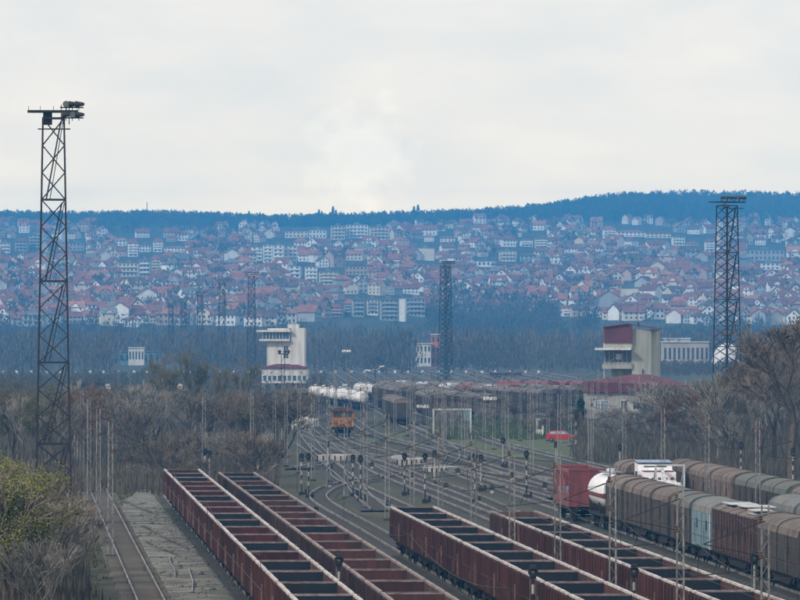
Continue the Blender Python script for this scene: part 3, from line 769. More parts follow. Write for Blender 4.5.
for i in range(17):
    Y = 252 + 32.4*i
    cm(lane(28.9, Y), Y, f"catenary mast, {ordw(i+1)} in the line left of fourth wagon row", False, 8.4)
for i in range(14):
    Y = 428 + 34*i
    cm(lane(52.45, Y), Y, f"catenary mast, {ordw(i+1)} in the line between covered wagon rows", True)
for i in range(6):
    Y = 430 + 66*i
    cm(lane(6.0, Y), Y, f"catenary mast, {ordw(i+1)} in the line beside rusty left track", True, 9.0)
mid = [(204,650),(252,690),(240,900),(272,1000),(283,860),(290,1100),(300,1010),(328,790),(336,1120),(376,830),(395,860),(400,1000),(424,1000),(436,720),(452,880),(460,820),(470,960),(503,900),(529,800),(541,980),(548,860),(563,900),(570,820),(592,760),(606,900),(620,860),(414,760),(362,740),(350,980),(485,1050),(310,880),(318,960),(335,900),(366,900),(384,980),(408,900),(430,960),(443,820),(466,740),(476,1000),(494,800),(510,1010),(520,860),(536,900),(552,1020),(577,920),(586,840),(598,1000)]
for i, (px, Y) in enumerate(sorted(mid)):
    cm(at(px,0,Y).x, Y, f"single catenary mast in the middle yard, {ordw(i+1)} from left", i % 2 == 0, 8.6, R(-6))
# overhead wires sagging from mast to mast
def wire(X0, Ys, z, sag, label, thick=.03):
    b = MB()
    for a, c in zip(Ys, Ys[1:]):
        n = 8
        for k in range(n):
            t0 = k/n; t1 = (k+1)/n; y0 = a+(c-a)*t0; y1 = a+(c-a)*t1
            b.bar((lane(X0,y0),y0,z-sag*4*t0*(1-t0)),(lane(X0,y1),y1,z-sag*4*t1*(1-t1)),thick,n=3,cap=False)
        b.bar((lane(X0,a),a,z),(lane(X0,a),a,z-1.2),.015,n=3,cap=False)
    for k in range(len(Ys)-1): b.bar((lane(X0,Ys[k]),Ys[k],z-1.25),(lane(X0,Ys[k+1]),Ys[k+1],z-1.25),thick*.8,n=3,cap=False)
    o = b.build('overhead_wire', M['steel_dark']); tag(o, label, 'wire', 'overhead wires')
Y29 = [252+32.4*i for i in range(-1, 17)]
wire(26.3, Y29, 6.9, .55, 'thin sagging overhead wire above the third gondola row', .016)
wire(31.4, Y29, 6.9, .55, 'thin sagging overhead wire above the fourth gondola row', .016)
wire(17.7, [235+60*i for i in range(8)], 5.9, .7, 'thin sagging overhead wire above the second gondola row', .016)
wire(8.6, [430+66*i for i in range(-3, 6)], 7.2, .5, 'thin sagging overhead wire over the rusty left track', .015)
wire(50.9, [422+34.4*i for i in range(-5, 14)], 6.9, .5, 'thin sagging overhead wire over the white tank wagon', .015)

# ---------------- signals ----------------
def signal(H, head='round', band=True, arms=False):
    e = thing('railway_signal', (0,0,0)); n = 6
    b = MB(); b.bar((0,0,0),(0,0,H),.06,.055,8); p = b.build('pole', M['black'], e)
    if band:
        w = MB()
        for k in range(n):
            if k % 2 == 1 or H < 3.4:
                z0 = H*(.18+.7*k/n); w.lathe([(.068,0),(.068,H*.7/n*(.96))], (0,0,z0), 'z', 8)
        w.build('white_band', M['concrete'], p)
    h = MB()
    if head == 'round': h.lathe([(.23,-.03),(.25,0),(.23,.05)], (0,-.14,H+.1), 'y', 20); h.box(-.16,.16,-.1,.2,H-.25,H+.42)
    else: h.prism([(-.2,H-.35),(.2,H-.35),(.2,H+.25),(.1,H+.36),(-.1,H+.36),(-.2,H+.25)], -.17, .1)
    hd = h.build('head', M['black'], e)
    l = MB()
    for z in ((H+.1,) if head == 'round' else (H-.2,H+.15)): l.lathe([(.085,-.02),(.085,.0)], (0,-.195,z), 'y', 12); l.lathe([(.12,-.12),(.12,.02),(.11,.02)], (0,-.19,z), 'y', 12) if False else None
    l.build('lens', M['lamp_glass'], hd)
    v = MB(); v.add([(-.14,-.19,H+.2),(.14,-.19,H+.2),(.12,-.42,H+.24),(-.12,-.42,H+.24)],[(0,1,2,3),(3,2,1,0)]); v.box(-.14,.14,-.42,-.19,H+.25,H+.27); v.build('hood', M['black'], hd)
    d = MB()
    for s in (-.14,.14): d.bar((s,.22,0),(s,.14,H-.1),.02,n=4)
    for k in range(int(H/.4)): d.bar((-.14,.2,.3+k*.4),(.14,.2,.3+k*.4),.015,n=3)
    d.build('ladder', M['steel_mast'], e)
    f = MB(); f.box(-.25,.25,-.25,.25,-.05,.3); f.box(.28,.5,-.1,.15,0,.55); f.build('base_box', M['black'], e)
    return e
GSg = 'railway signals in the yard'
def sg(px, Y, H, label, head='round', s=1.1):
    place('sig_%s_%.1f' % (head, H), lambda: signal(H, head), (at(px,0,Y).x, Y, .1), 0, label, 'signal', GSg, s)
sg(339, 318, 3.9, 'near round-headed signal with white pole between the two left gondola rows', s=.95)
sg(533, 298, 4.1, 'near round-headed signal in front of the third gondola row', s=.95)
sg(634, 309, 3.7, 'near white-poled signal against the side of fourth gondola row', s=.95)
sg(754.5, 363, 2.0, 'short white-poled signal in front of the rust-brown wagon end')
mids = [(205,628,3.0,'round'),(209.5,640,2.6,'box'),(258,640,2.8,'round'),(301.5,585,3.4,'box'),(308.5,575,3.6,'round'),(328,690,2.6,'round'),(353,580,3.4,'box'),(360.5,565,3.6,'round'),(404.5,585,3.4,'round'),
        (425,560,3.9,'round'),(434.5,620,3.0,'box'),(475,560,3.9,'round'),(481,600,3.0,'box'),(503,700,2.8,'round'),(526.5,575,3.8,'round'),(556,680,2.8,'box'),(576,760,4.6,'round'),(620,650,3.0,'round'),(741,640,3.4,'round'),(793,600,3.6,'box')]
for i, (px, Y, H, hd) in enumerate(mids):
    sg(px, Y, H, f"{'round-headed' if hd=='round' else 'box-headed'} banded signal, {ordw(i+1)} from left in the mid-yard line", hd, 1.0)
def low_signal():
    e = thing('ground_signal', (0,0,0)); b = MB(); b.box(-.2,.2,-.2,.2,0,.35); b.build('base', M['concrete'], e)
    b = MB(); b.prism([(-.3,.35),(.3,.35),(.3,.8),(.15,1.0),(-.15,1.0),(-.3,.8)], -.12,.12); h = b.build('head', M['black'], e)
    l = MB(); l.lathe([(.09,-.02),(.09,0)], (-.12,-.125,.65), 'y', 10); l.lathe([(.09,-.02),(.09,0)], (.12,-.125,.65), 'y', 10); l.build('lens', M['lamp_glass'], h)
    return e
for i, (px, Y) in enumerate([(316,520),(330,610),(388,540),(412,640),(446,600),(458,660),(492,590),(512,640),(545,600),(583,650),(372,690),(470,720)]):
    place('lowsig', low_signal, (at(px,0,Y).x, Y, .12), 0, f"knee-high ground signal beside the tracks, {ordw(i+1)} listed from the near left", 'ground signal', 'ground signals', .75)

# square boards on posts: two dots each, then the small far ones
def board(dots):
    e = thing('track_board', (0,0,0)); z = 2.45
    b = MB(); b.bar((0,0,0),(0,0,z-.4),.05); b.build('post', M['steel_mast'], e)
    b = MB(); b.box(-.45,.45,-.05,.05,z-.45,z+.45); p = b.build('plate', M['white_paint'], e)
    d = MB()
    for x in ((-.18,.18) if dots else (0,)): d.lathe([(.13,-.015),(.13,0)], (x,-.055,z), 'y', 12)
    d.build('dot', M['black'], p); return e
for i, px in enumerate([108,152,180,345,386,408,436,456,478,497,527,549.5,573]):
    place('board2', lambda: board(True), (at(px,0,1330).x, 1330, 0), 0, f"white square board with two black dots, {ordw(i+1)} from left in the nearer row", 'board', 'two-dot boards across the yard throat', 1.15 if i != 5 else 1.3)
def sboard():
    e = thing('track_marker', (0,0,0)); b = MB(); b.bar((0,0,0),(0,0,.9),.05); b.build('post', M['steel_mast'], e)
    b = MB(); b.lathe([(.42,-.05),(.44,0),(.42,.05)], (0,0,1.2), 'y', 8); b.build('plate', M['white_paint'], e); return e
for i in range(38):
    px = 14.5*(i) + 2 + (1.5 if i % 3 == 0 else 0)
    place('sb', sboard, (at(px,0,1960).x, 1960, .1), 0, f"tiny white marker in the far row, {ordw(i+1)} from left", 'marker', 'tiny white markers across the far bowl')

# lamp posts with clusters
def cluster_lamp(H, n=4):
    e = thing('lamp_mast', (0,0,0)); b = MB(); b.bar((0,0,0),(0,0,H),.14,.08,8); b.build('pole', M['steel_mast'], e)
    for k in range(n):
        a = 2*math.pi*k/n+.4; c = MB(); c.bar((0,0,H-.2),(.7*math.cos(a),.7*math.sin(a),H+.05),.04)
        c.lathe([(.1,.25),(.3,.05),(.32,-.25),(.2,-.32)], (.8*math.cos(a),.8*math.sin(a),H), 'z', 8); c.build('lamp', M['white_paint'], e)
    return e
for px, yt, Y, lab in [(346.5,350,1450,'slim lamp mast with pale lamp cluster against the blue wood'),(490,397,980,'lamp mast with pale lamp cluster in front of red wagons'),(423,405,1000,'lamp mast with pale lamp cluster right of the brown wagons')]:
    H = HC-(yt-YH)*Y/F
    place('cl%.1f' % H, lambda: cluster_lamp(H-.2), (at(px,0,Y).x, Y, 0), 0, lab, 'lamp post', 'lamp masts with clusters')
def twin_lamp(H):
    e = thing('lamp_mast', (0,0,0)); b = MB(); b.bar((0,0,0),(0,0,H),.16,.09,8); b.build('pole', M['steel_dark'], e)
    for s in (-1,1):
        c = MB(); c.bar((0,0,H-.3*(s>0)-.2),(s*1.2,0,H+.15-.8*(s<0)),.05); c.prism([(s*.9,H+.1-.8*(s<0)),(s*1.9,H+.3-.8*(s<0)),(s*1.9,H+.55-.8*(s<0)),(s*.9,H+.4-.8*(s<0))][::s], -.25,.25); c.build('lamp', M['white_paint'], e)
    return e
Y = 1300; e = twin_lamp(HC-(368-YH)*Y/F); e.location = (at(375,0,Y).x, Y, 0); tag(e, 'twin-arm lamp post with white lamp heads above the tank wagons', 'lamp post')
def small_flood(H):
    e = thing('lamp_mast', (0,0,0))
    for s in (-1,1):
        b = MB(); b.bar((s*.25,0,0),(s*.25,0,H-.4),.06); b.build('leg', M['steel_dark'], e)
    b = MB(); b.box(-.7,.9,-.3,.3,H-.4,H-.25)
    for k in range(10): b.bar((-.25,0,k*H/10.5),(.25,0,(k+1)*H/10.5),.03)
    b.build('bracing', M['steel_dark'], e)
    for x in (-.5,.3,.8):
        l = MB(); l.lathe([(.1,.25),(.26,0),(.28,-.15)], (x,-.2,H), 'y', 8); l.build('lamp', M['lamp_body'], e)
    return e
Y = 960; e = small_flood(HC-(351-YH)*Y/F-.1); e.location = (at(283,0,Y).x, Y, 0); tag(e, 'slender dark floodlight post in front of the white control tower', 'lamp post')

# loading gauge portal
e = thing('loading_portal', (at(452,0,905).x, 905, 0), R(2), 'white portal frame straddling a siding below the middle mast', 'portal')
H = HC-(409-YH)*905/F
for s in (-1,1):
    b = MB(); b.box(s*2.6-.1,s*2.6+.1,-.1,.1,0,H-.15); b.build('post', M['white_paint'], e)
b = MB(); b.box(-2.75,2.75,-.12,.12,H-.147,H+.05); b.build('beam', M['white_paint'], e)
b = MB(); b.box(1.6,2.45,-.1,.1,H-1.6,H-.2); b.build('panel', M['blue_grey'], e)

# fence posts by the left track
def fpost():
    e = MB(); e.bar((0,0,-.1),(0,0,3.0),.05,.04,5); e.bar((0,0,3.0),(.25,0,3.25),.035,n=4); return e.build('fence_post', M['rust'])
for i in range(15):
    Y = 400 + i*17
    place('fpost', fpost, (lane(4.3 + .5*math.sin(i*2.3), Y), Y, 0), RZ, f"thin rusty pole among the brush beside the left track, {ordw(i+1)} nearest", 'post', 'rusty poles by the left track')

# ---------------- red car ----------------
def car():
    e = thing('parked_car', (0,0,0))
    b = MB()                               # side view outline along x, nose to +x
    lo = [(-2.0,.35),(-2.05,.75),(-1.95,.98),(-.1,1.0),(.9,.95),(1.75,.82),(2.02,.62),(2.05,.35),(1.65,.28),(-1.6,.28)]
    b.prism(lo, -.84, .84); bd = b.build('body', M['red_bright'], e)
    c = MB(); top = [(-1.85,1.0),(-1.55,1.4),(-.1,1.46),(.35,1.4),(1.0,.98)]
    n = len(top); vs = []
    for y0, k in ((-.80,0),(.80,0)):
        for x, z in top: vs.append((x, y0*(1-.18*(z-1.0)/.46), z))
    c.add(vs, [(i,i+1,n+i+1,n+i) for i in range(n-1)]+[tuple(range(n))[::-1], tuple(range(n,2*n))]); c.build('roof', M['red_bright'], e)
    for s in (-1,1):
        g_ = MB(); y = s*.79
        for q in ([(-1.55,1.05),(-1.42,1.32),(-.75,1.36),(-.75,1.05)],[(-.65,1.05),(-.65,1.37),(.25,1.34),(.75,1.05)]):
            g_.add([(x, s*(.805-.14*(z-1.0)/.46+.0), z) for x, z in q], [(0,1,2,3)[::s]])
        g_.build('window', M['glass_lt'], e)
    g_ = MB(); g_.add([(1.02,-.7,1.0),(1.02,.7,1.0),(.42,.62,1.385),(.42,-.62,1.385)],[(0,1,2,3)]); g_.build('windscreen', M['glass_lt'], e)
    for s in (-1,1):
        l = MB(); l.box(1.9,2.06,s*.6-.17,s*.6+.17,.58,.74); l.build('headlight', M['white_paint'], e)
        for x in (-1.3,1.3):
            w = MB(); w.lathe([(.1,-.1),(.29,-.1),(.31,0),(.29,.1),(.1,.1)], (x,s*.76,.31), 'y', 16); wh = w.build('wheel', M['rubber'], e)
            r_ = MB(); r_.lathe([(.17,-.11),(.17,.11)], (x,s*.765,.31), 'y', 10); r_.build('rim', M['steel_mast'], wh)
    return e
Y = 850; e = car(); e.location = (at(562,0,Y).x, Y, .12); e.rotation_euler = (0,0,R(-6)); tag(e, 'red hatchback parked on the grass near the dark conifer', 'car')
e.scale = (1.02,1.02,1.0)

# ---------------- control towers and other buildings in the yard ----------------
def win(parent, x0, x1, z0, z1, y, m='glass', mull=0, frame='white_paint'):
    f = MB(); t = .07
    f.box(x0-t,x1+t,y-.06,y+.02,z0-t,z0); f.box(x0-t,x1+t,y-.06,y+.02,z1,z1+t); f.box(x0-t,x0,y-.06,y+.02,z0,z1); f.box(x1,x1+t,y-.06,y+.02,z0,z1)
    for k in range(mull):
        x = x0+(x1-x0)*(k+1)/(mull+1); f.box(x-.04,x+.04,y-.05,y+.02,z0,z1)
    w = f.build('window', M[frame], parent); p = MB(); p.box(x0,x1,y-.02,y+.015,z0,z1); p.build('pane', M[m], w); return w
Y = 1500; S = Y/F
def hz(py): return HC-(py-YH)*S
def hx(px): return (px-286)*S
e = thing('control_tower', (at(286,0,Y).x, Y, 0), R(-4), 'white control tower with glazed overhanging cabin above a low red-roofed floor', 'control tower')
b = MB(); b.box(hx(291),hx(305),-1.5,3,hz(383),hz(328)); sh = b.build('stair_shaft', M['conc_white'], e)
b = MB(); b.box(hx(288),hx(299),-.8,1.5,hz(328)+.003,hz(324)); b.build('roof_box', M['conc_white'], sh)
b = MB(); b.bar((hx(297),0,hz(324)),(hx(297),0,hz(314)),.07); b.bar((hx(301),0,hz(327.9)),(hx(301),0,hz(318)),.05); b.build('antenna', M['steel_dark'], sh)
b = MB(); b.box(hx(267),hx(291)-.005,-.9,3.2,hz(370),hz(341)); w_ = b.build('wall', M['conc_white'], e)
for zt in (346,354): win(w_, hx(284),hx(288.5),hz(zt+4),hz(zt),-.91,'glass_blue',1)
b = MB(); b.box(hx(260),hx(290.5),-2.4,3.4,hz(341)+.003,hz(339)); b.build('balcony_slab', M['conc_white'], e)
b = MB(); b.box(hx(257),hx(291.5),-2.8,3.6,hz(332),hz(330)); b.box(hx(268),hx(290),-1.6,3.0,hz(330),hz(328.3)); b.build('roof', M['conc_white'], e)
b = MB(); b.box(hx(263.5),hx(290),-1.9,3.3,hz(339)+.003,hz(332)-.003); cb = b.build('glazed_cabin', M['glass_blue'], e)
b = MB()
for k in range(9):
    x = hx(263.5)+(hx(290)-hx(263.5))*k/8; b.box(x-.06,x+.06,-2.0,-1.903,hz(339)+.01,hz(332)-.01)
b.build('mullion', M['conc_white'], cb)
b = MB(); b.box(hx(285),hx(289),-2.02,-1.905,hz(337),hz(333)); b.build('pane', M['glass_blue'], cb)
b = MB(); b.box(hx(263),hx(307.5),-3.5,4.5,hz(383),hz(367.5)); lw = b.build('low_floor_wall', M['conc_white'], e)
for k in range(9):
    x0 = hx(264.5)+k*(hx(307.5)-hx(263))/9; win(lw, x0, x0+.75, hz(380.5), hz(375.5), -3.51, 'glass_blue')
    q = MB(); q.box(x0+.95,x0+1.05,-3.6,-3.503,hz(383),hz(367.6)); q.build('pilaster', M['conc_white'], lw)
b = MB(); a0=hx(261.5); a1=hx(309); rz0=hz(367.4); b.add([(a0,-3.9,rz0),(a1,-3.9,rz0),(a1,4.9,rz0),(a0,4.9,rz0),(hx(282),.3,hz(362.5)),(hx(291),.3,hz(362.5)),(a0,-3.9,rz0-.2),(a1,-3.9,rz0-.2),(a1,4.9,rz0-.2),(a0,4.9,rz0-.2)],
    [(0,1,5,4),(1,2,5),(2,3,4,5),(3,0,4),(6,7,1,0),(7,8,2,1),(8,9,3,2),(9,6,0,3),(9,8,7,6)]); b.build('roof', M['maroon_roof'], e)
b = MB()
for x in (264,275,286,297,306): b.box(hx(x)-.25,hx(x)+.25,-3.2,-2.7,-.1,hz(383)); b.box(hx(x)-.25,hx(x)+.25,3.2,3.7,-.1,hz(383))
b.box(hx(288),hx(300),-1,3,-.1,hz(383)); b.build('stilts', M['concrete'], e)
b = MB(); b.bar((hx(259),-3.4,hz(386)),(hx(264),-3.4,hz(380)),.12); b.bar((hx(258),-3.4,hz(372)),(hx(263),-3.4,hz(367)),.1); b.build('side_stair', M['concrete'], e)

Y = 1050; S = Y/F
def hx(px): return (px-632)*S
e = thing('control_tower', (at(632,0,Y).x, Y, 0), R(0), 'concrete control tower with maroon-clad top and pale shaft, beside maroon-roofed hall', 'control tower')
b = MB(); D = 5.5
rot = R(0)
b.add([(hx(632),-.6,-.1),(hx(651),-.6,-.1),(hx(661.5),5.2,-.1),(hx(642),5.2,-.1),(hx(632),-.6,hz(329.5)),(hx(651),-.6,hz(329.5)),(hx(661.5),5.2,hz(329.5)),(hx(642),5.2,hz(329.5))],
      [(3,2,1,0),(4,5,6,7),(0,1,5,4),(1,2,6,5),(2,3,7,6),(3,0,4,7)]); sh = b.build('stair_shaft', M['conc_olive'], e)
w = MB(); w.add([(hx(657.5),2.97,hz(347)),(hx(658.6),3.58,hz(347)),(hx(658.6),3.58,hz(331)),(hx(657.5),2.97,hz(331))],[(0,1,2,3)]); w.build('window', M['glass'], sh)
b = MB(); b.prism([(hx(604),hz(343)),(hx(632)-.004,hz(343)),(hx(632)-.004,hz(324.8)),(hx(627),hz(324.2)),(hx(604),hz(327.2))], -1.2, 4.6); b.build('cladding', M['maroon_clad'], e)
b = MB(); b.prism([(hx(603),hz(327.3)),(hx(627),hz(324.1)),(hx(627),hz(323.3)),(hx(603),hz(326.4))], -1.6, 5.0); b.prism([(hx(627)+.003,hz(324.1)),(hx(662.5),hz(329.4)),(hx(662.5),hz(328.5)),(hx(627)+.003,hz(323.3))], -1.3, 5.4); b.build('roof', M['red_roof'], e)
b = MB(); b.box(hx(604),hx(632)-.004,-1.0,4.4,hz(348),hz(343)-.003); b.build('band_wall', M['conc_olive'], e)
b = MB(); b.box(hx(595.6),hx(630.6),-2.4,4.2,hz(350),hz(348)-.003); b.build('canopy', M['white_paint'], e)
b = MB(); b.box(hx(605),hx(631),.4,4.2,hz(364),hz(350)-.003); cb = b.build('glazed_cabin', M['glass_blue'], e)
b = MB()
for k in range(7): x = hx(605)+k*(hx(631)-hx(605))/6; b.box(x-.07,x+.07,.3,.397,hz(364),hz(350)-.01)
b.build('mullion', M['conc_olive'], cb)
b = MB(); b.box(hx(616),hx(621.5),.2,.38,hz(359.5),hz(354)); b.bar((hx(610),.1,hz(361)),(hx(621),.1,hz(355)),.06); b.build('blind', M['white_paint'], cb)
b = MB(); b.box(hx(603),hx(632)-.004,-.9,4.4,hz(368.8),hz(364)-.003); pr = b.build('balcony', M['conc_olive'], e)
b = MB(); b.box(hx(603),hx(632)-.1,-.95,-.9,hz(364)-.0,hz(362.5))
for k in range(8): x = hx(603.3)+k*(hx(631)-hx(603))/7; b.box(x-.05,x+.05,-.95,-.9,hz(364),hz(361.5))
b.build('railing', M['concrete'], pr)
b = MB(); b.box(hx(603.5),hx(604.5),-.6,0,-.1,hz(368.8)-.003); b.box(hx(612),hx(632)-.004,1.6,4.2,-.1,hz(368.8)-.003); b.build('support', M['conc_olive'], e)
b = MB(); b.bar((hx(637.5),0,hz(326.5)),(hx(637.5),0,hz(303)),.05); b.lathe([(.12,0),(.2,.3),(.1,.6)], (hx(638.5),0,hz(326.5)), 'z', 8); b.build('antenna', M['steel_dark'], e)
b = MB(); b.bar((hx(642.5),-.75,hz(374)),(hx(642.5),-.75,hz(369)),.09); b.build('pipe', M['under'], sh)

def hallbuild():
    e = thing('yard_hall', (at(632,0,1030).x, 1030, 0), 0, 'low concrete hall with wide maroon hipped roof at the foot of maroon-clad tower', 'hall')
    Y = 1030; S = Y/F
    def hx(px): return (px-632)*S
    def hz(py): return HC-(py-YH)*S
    b = MB(); b.box(hx(585),hx(690),-4.5,7,-.1,hz(392.5)); wl = b.build('wall', M['concrete'], e)
    a0, a1, z0, z1 = hx(583.5), hx(692), hz(392.3), hz(374.5)
    b = MB(); b.add([(a0,-5,z0),(a1,-5,z0),(a1,7.5,z0),(a0,7.5,z0),(hx(633),1,z1),(hx(650),1,z1),(a0,-5,z0+1.7),(a1,-5,z0+1.1),(a1,7.5,z0+1.1),(a0,7.5,z0+1.7)],
        [(3,2,1,0),(0,1,7,6),(1,2,8,7),(2,3,9,8),(3,0,6,9),(6,7,5,4),(7,8,5),(8,9,4,5),(9,6,4)]); b.build('roof', M['maroon_roof'], e)
    for k, (x0, x1) in enumerate([(585.5,588),(589.5,593),(595,599),(600,607.5),(620,626),(632,638),(650,656),(664,670),(680,686)]):
        win(wl, hx(x0), hx(x1), hz(409), hz(400.5), -4.51, 'glass_lt' if k < 4 else 'glass', 1)
hallbuild()

# other buildings on the plain
def boxy(name, px0, px1, yt, Y, D, m, roofm, label, cat, floors=1, cols=4, base=0.0, rz=0, winm='glass', flat=True, roofh=.8):
    S = Y/F; x0 = (px0-px1)*S/2; x1 = -x0; z = HC-(yt-YH)*S
    e = thing(name, (at((px0+px1)/2,0,Y).x, Y, base), rz, label, cat); H = z-base
    b = MB(); b.box(x0,x1,0,D,-1,H); wl = b.build('wall', M[m] if isinstance(m,str) else m, e)
    b = MB()
    if flat: b.box(x0-.3,x1+.3,-.4,D+.4,H+.003,H+.35)
    else: b.add([(x0-.4,-.4,H),(x1+.4,-.4,H),(x1+.4,D+.4,H),(x0-.4,D+.4,H),(x0*.6,D/2,H+roofh),(x1*.6,D/2,H+roofh)],[(0,1,5,4),(1,2,5),(2,3,4,5),(3,0,4),(3,2,1,0)])
    b.build('roof', M[roofm] if isinstance(roofm,str) else roofm, e)
    fh = H/floors; cw = (x1-x0)/cols
    for f_ in range(floors):
        for c_ in range(cols):
            xx = x0+cw*(c_+.25); zz = fh*(f_+.35)
            w = MB(); w.box(xx,xx+cw*.5,-.05,.01,zz,zz+fh*.45); w.build('window', M[winm], wl)
    return e
boxy('factory', 663, 709, 342.5, 2300, 18, mat('pinkish_concrete', (.42,.36,.31), (.33,.28,.25), .8, .2), 'white_sheet', 'long low pinkish factory with pale roof edge left of the right mast', 'factory', 1, 10)
boxy('office_block', 664, 690, 339, 2315, 10, mat('cream_concrete', (.46,.42,.36), (.36,.33,.29), .8, .2), 'white_sheet', 'cream upper storey rising behind the pinkish factory', 'building', 2, 6)
boxy('warehouse', 113, 160, 352, 2500, 15, 'blue_grey', 'grey_roof', 'long low blue-grey warehouse at the left edge of the far wood', 'warehouse', 1, 8)
boxy('white_house', 128.5, 144, 348, 2480, 6, 'conc_white', 'white_sheet', 'small white flat building standing in front of the blue-grey warehouse', 'building', 1, 5)
boxy('low_shed', 490, 522, 373.5, 1900, 8, 'brown_roof', 'maroon_old', 'long low brown shed behind the red wagons', 'shed', 1, 7)
boxy('apartment_block', 431, 440, 335, 2400, 8, mat('orange_brick', (.42,.17,.09), (.32,.13,.08), .8, .4), 'conc_white', 'small orange-brick block just left of the middle mast', 'building', 3, 2)
boxy('white_house', 416, 431, 344, 2390, 9, 'conc_white', 'white_sheet', 'white stepped house left of the orange-brick block', 'house', 2, 4)
boxy('white_shed', 74, 96, 395, 1150, 4, 'blue_grey', 'white_sheet', 'small shed with bright white roof between tall left mast and thicket', 'shed', 1, 3, flat=False, roofh=.6)
boxy('relay_hut', 536.5, 543.5, 416, 900, 2.5, 'conc_white', 'grey_roof', 'small pale relay hut among shrubs left of the red car', 'hut', 1, 1)
boxy('brown_hut', 394, 402, 459, 735, 3, 'concrete', 'white_sheet', 'low pale concrete hut beside the mid-yard tracks', 'hut', 1, 2)
# inflated white dome
e = thing('inflated_dome', (at(727,0,2350).x, 2350, 0), 0, 'white inflated sports dome behind the right floodlight mast', 'dome')
b = MB(); r0 = 16*2350/F; h = HC-(343-YH)*2350/F
prof = [(r0*math.cos(R(a)), h*math.sin(R(a))) for a in (0,15,30,45,60,75,86)]
b.lathe(prof, (0,0,0), 'z', 24); b.build('membrane', M['white_paint'], e, smooth=True)
b = MB(); b.lathe([(r0+.5,0),(r0+.5,.6),(r0+.05,.6)], (0,0,0), 'z', 24); b.build('base_ring', M['concrete'], e)
# concrete loading platforms between ladder tracks
def slab(px0, px1, py, h, D, label):
    Y = gd(py); S = Y/F; W = (px1-px0)*S/2
    e = thing('concrete_platform', (at((px0+px1)/2,0,Y).x, Y, 0), R(-18), label, 'platform')
    b = MB(); b.box(-W,W,0,D,-.1,h); b.build('slab', M['concrete'], e)
    b = MB()
    for k in range(6): b.box(-W+k*W/2.6,-W+k*W/2.6+.15,-.03,-.001,0,h-.1)
    b.build('joint', M['under'], e)
slab(316, 348, 463, .9, 5, 'long pale concrete platform left of the banded signals')
slab(396, 422, 466, .8, 6, 'pale concrete platform in the middle tracks, left of its twin')
slab(421, 447, 473, .6, 6, 'pale low concrete platform, right of and nearer than its twin')
# stacked concrete sleepers, steps
def stack():
    e = thing('sleeper_stack', (0,0,0))
    for k in range(5):
        for j in range(4):
            b = MB()
            if k % 2: b.prism([(-1.25,k*.3),(1.25,k*.3),(1.2,k*.3+.24),(.4,k*.3+.18),(-.4,k*.3+.18),(-1.2,k*.3+.24)], j*.6-.15, j*.6+.15)
            else: b.prismx([(-.3,k*.3),(2.1,k*.3),(2.0,k*.3+.24),(1.3,k*.3+.18),(.5,k*.3+.18),(-.2,k*.3+.24)], -1.1+j*.65-.15, -1.1+j*.65+.15)
            b.build('sleeper', M['conc_white'], e)
    return e
for i, (px, Y) in enumerate([(296,960),(301,985),(294,1010),(307,950),(303,1020),(313,968)]):
    place('stack', stack, (at(px,0,Y).x, Y, .1), R(10*i), f"stack of pale concrete sleepers near the throat, {ordw(i+1)} of six", 'stack', 'stacks of concrete sleepers')
# long fallen cables and pipes on the dirt
for i, (xa, ya, xb, yb, r_) in enumerate([(8.9,560,11.0,520,.10),(9.3,490,11.4,440,.09),(8.8,455,10.6,425,.08),(9.8,425,9.4,392,.06),(10.6,405,9.9,370,.06)]):
    n = 10; b = MB(); P = []
    for k in range(n+1):
        t = k/n; Y_ = ya+(yb-ya)*t; P.append(Vector((lane(xa+(xb-xa)*t+.06*math.sin(t*7+i), Y_), Y_, .24+.05*math.sin(t*11))))
    for p, q in zip(P, P[1:]): b.bar(p, q, r_, n=5)
    tag(b.build('discarded_pipe', M['sleeper'] if i < 3 else M['steel_mast']), f"{'dark' if i < 3 else 'thin pale'} pipe lying across the trodden dirt, {ordw(i+1)} from the far end", 'pipe')
def z_dirt(rr):
    Y = rr.uniform(240, 600); return lane(rr.choice([rr.gauss(8.5,.25), rr.gauss(11.9,.35), rr.uniform(8.5,12), rr.gauss(4.6,.6)]), Y), Y
ZDIRT = z_dirt
# loose stones and clods
rr = random.Random(3)
b = MB()
for k in range(260):
    Y_ = rr.uniform(250, 560); x = lane(rr.uniform(8.6, 12.0), Y_); q = rr.uniform(.05,.22)
    b.lathe([(q*.9,0),(q,q*.3),(q*.4,q*.7)], (x, Y_, .15), 'z', 5)
tag(b.build('loose_stones', M['dirt']), 'loose stones and clods strewn over the trodden dirt', 'stones', None, 'stuff')

# ---------------- trees ----------------
def grow(b, tb, p, d, L_, r, lev, rr, maxlev, spread, up, tips, kids=3, rmin=.02):
    n = 2 if lev < 2 else 1
    for k in range(n):
        q = p + d * (L_/n) + Vector((rr.uniform(-1,1),rr.uniform(-1,1),rr.uniform(-.3,.6)))*L_*.06
        r2 = max(rmin, r*(.82 if n == 2 else .65))
        (tb if lev < 2 else b).bar(p, q, r, r2, 5 if lev < 2 else 3, cap=False)
        if lev > 0 and k < n-1 and lev < maxlev:
            sd = side_dir(d, rr, spread*1.2, up); grow(b, tb, q, sd, L_*.6, r2*.6, lev+1, rr, maxlev, spread, up, tips, kids, rmin)
        d = (q-p).normalized(); p = q; r = r2
    if lev >= maxlev: tips.append(p); return
    for k in range(kids + (1 if lev in (1,2) else 0)):
        sd = side_dir(d, rr, spread, up)
        grow(b, tb, p, sd, L_*rr.uniform(.55,.85), r*rr.uniform(.55,.75), lev+1, rr, maxlev, spread, up, tips, kids, rmin)
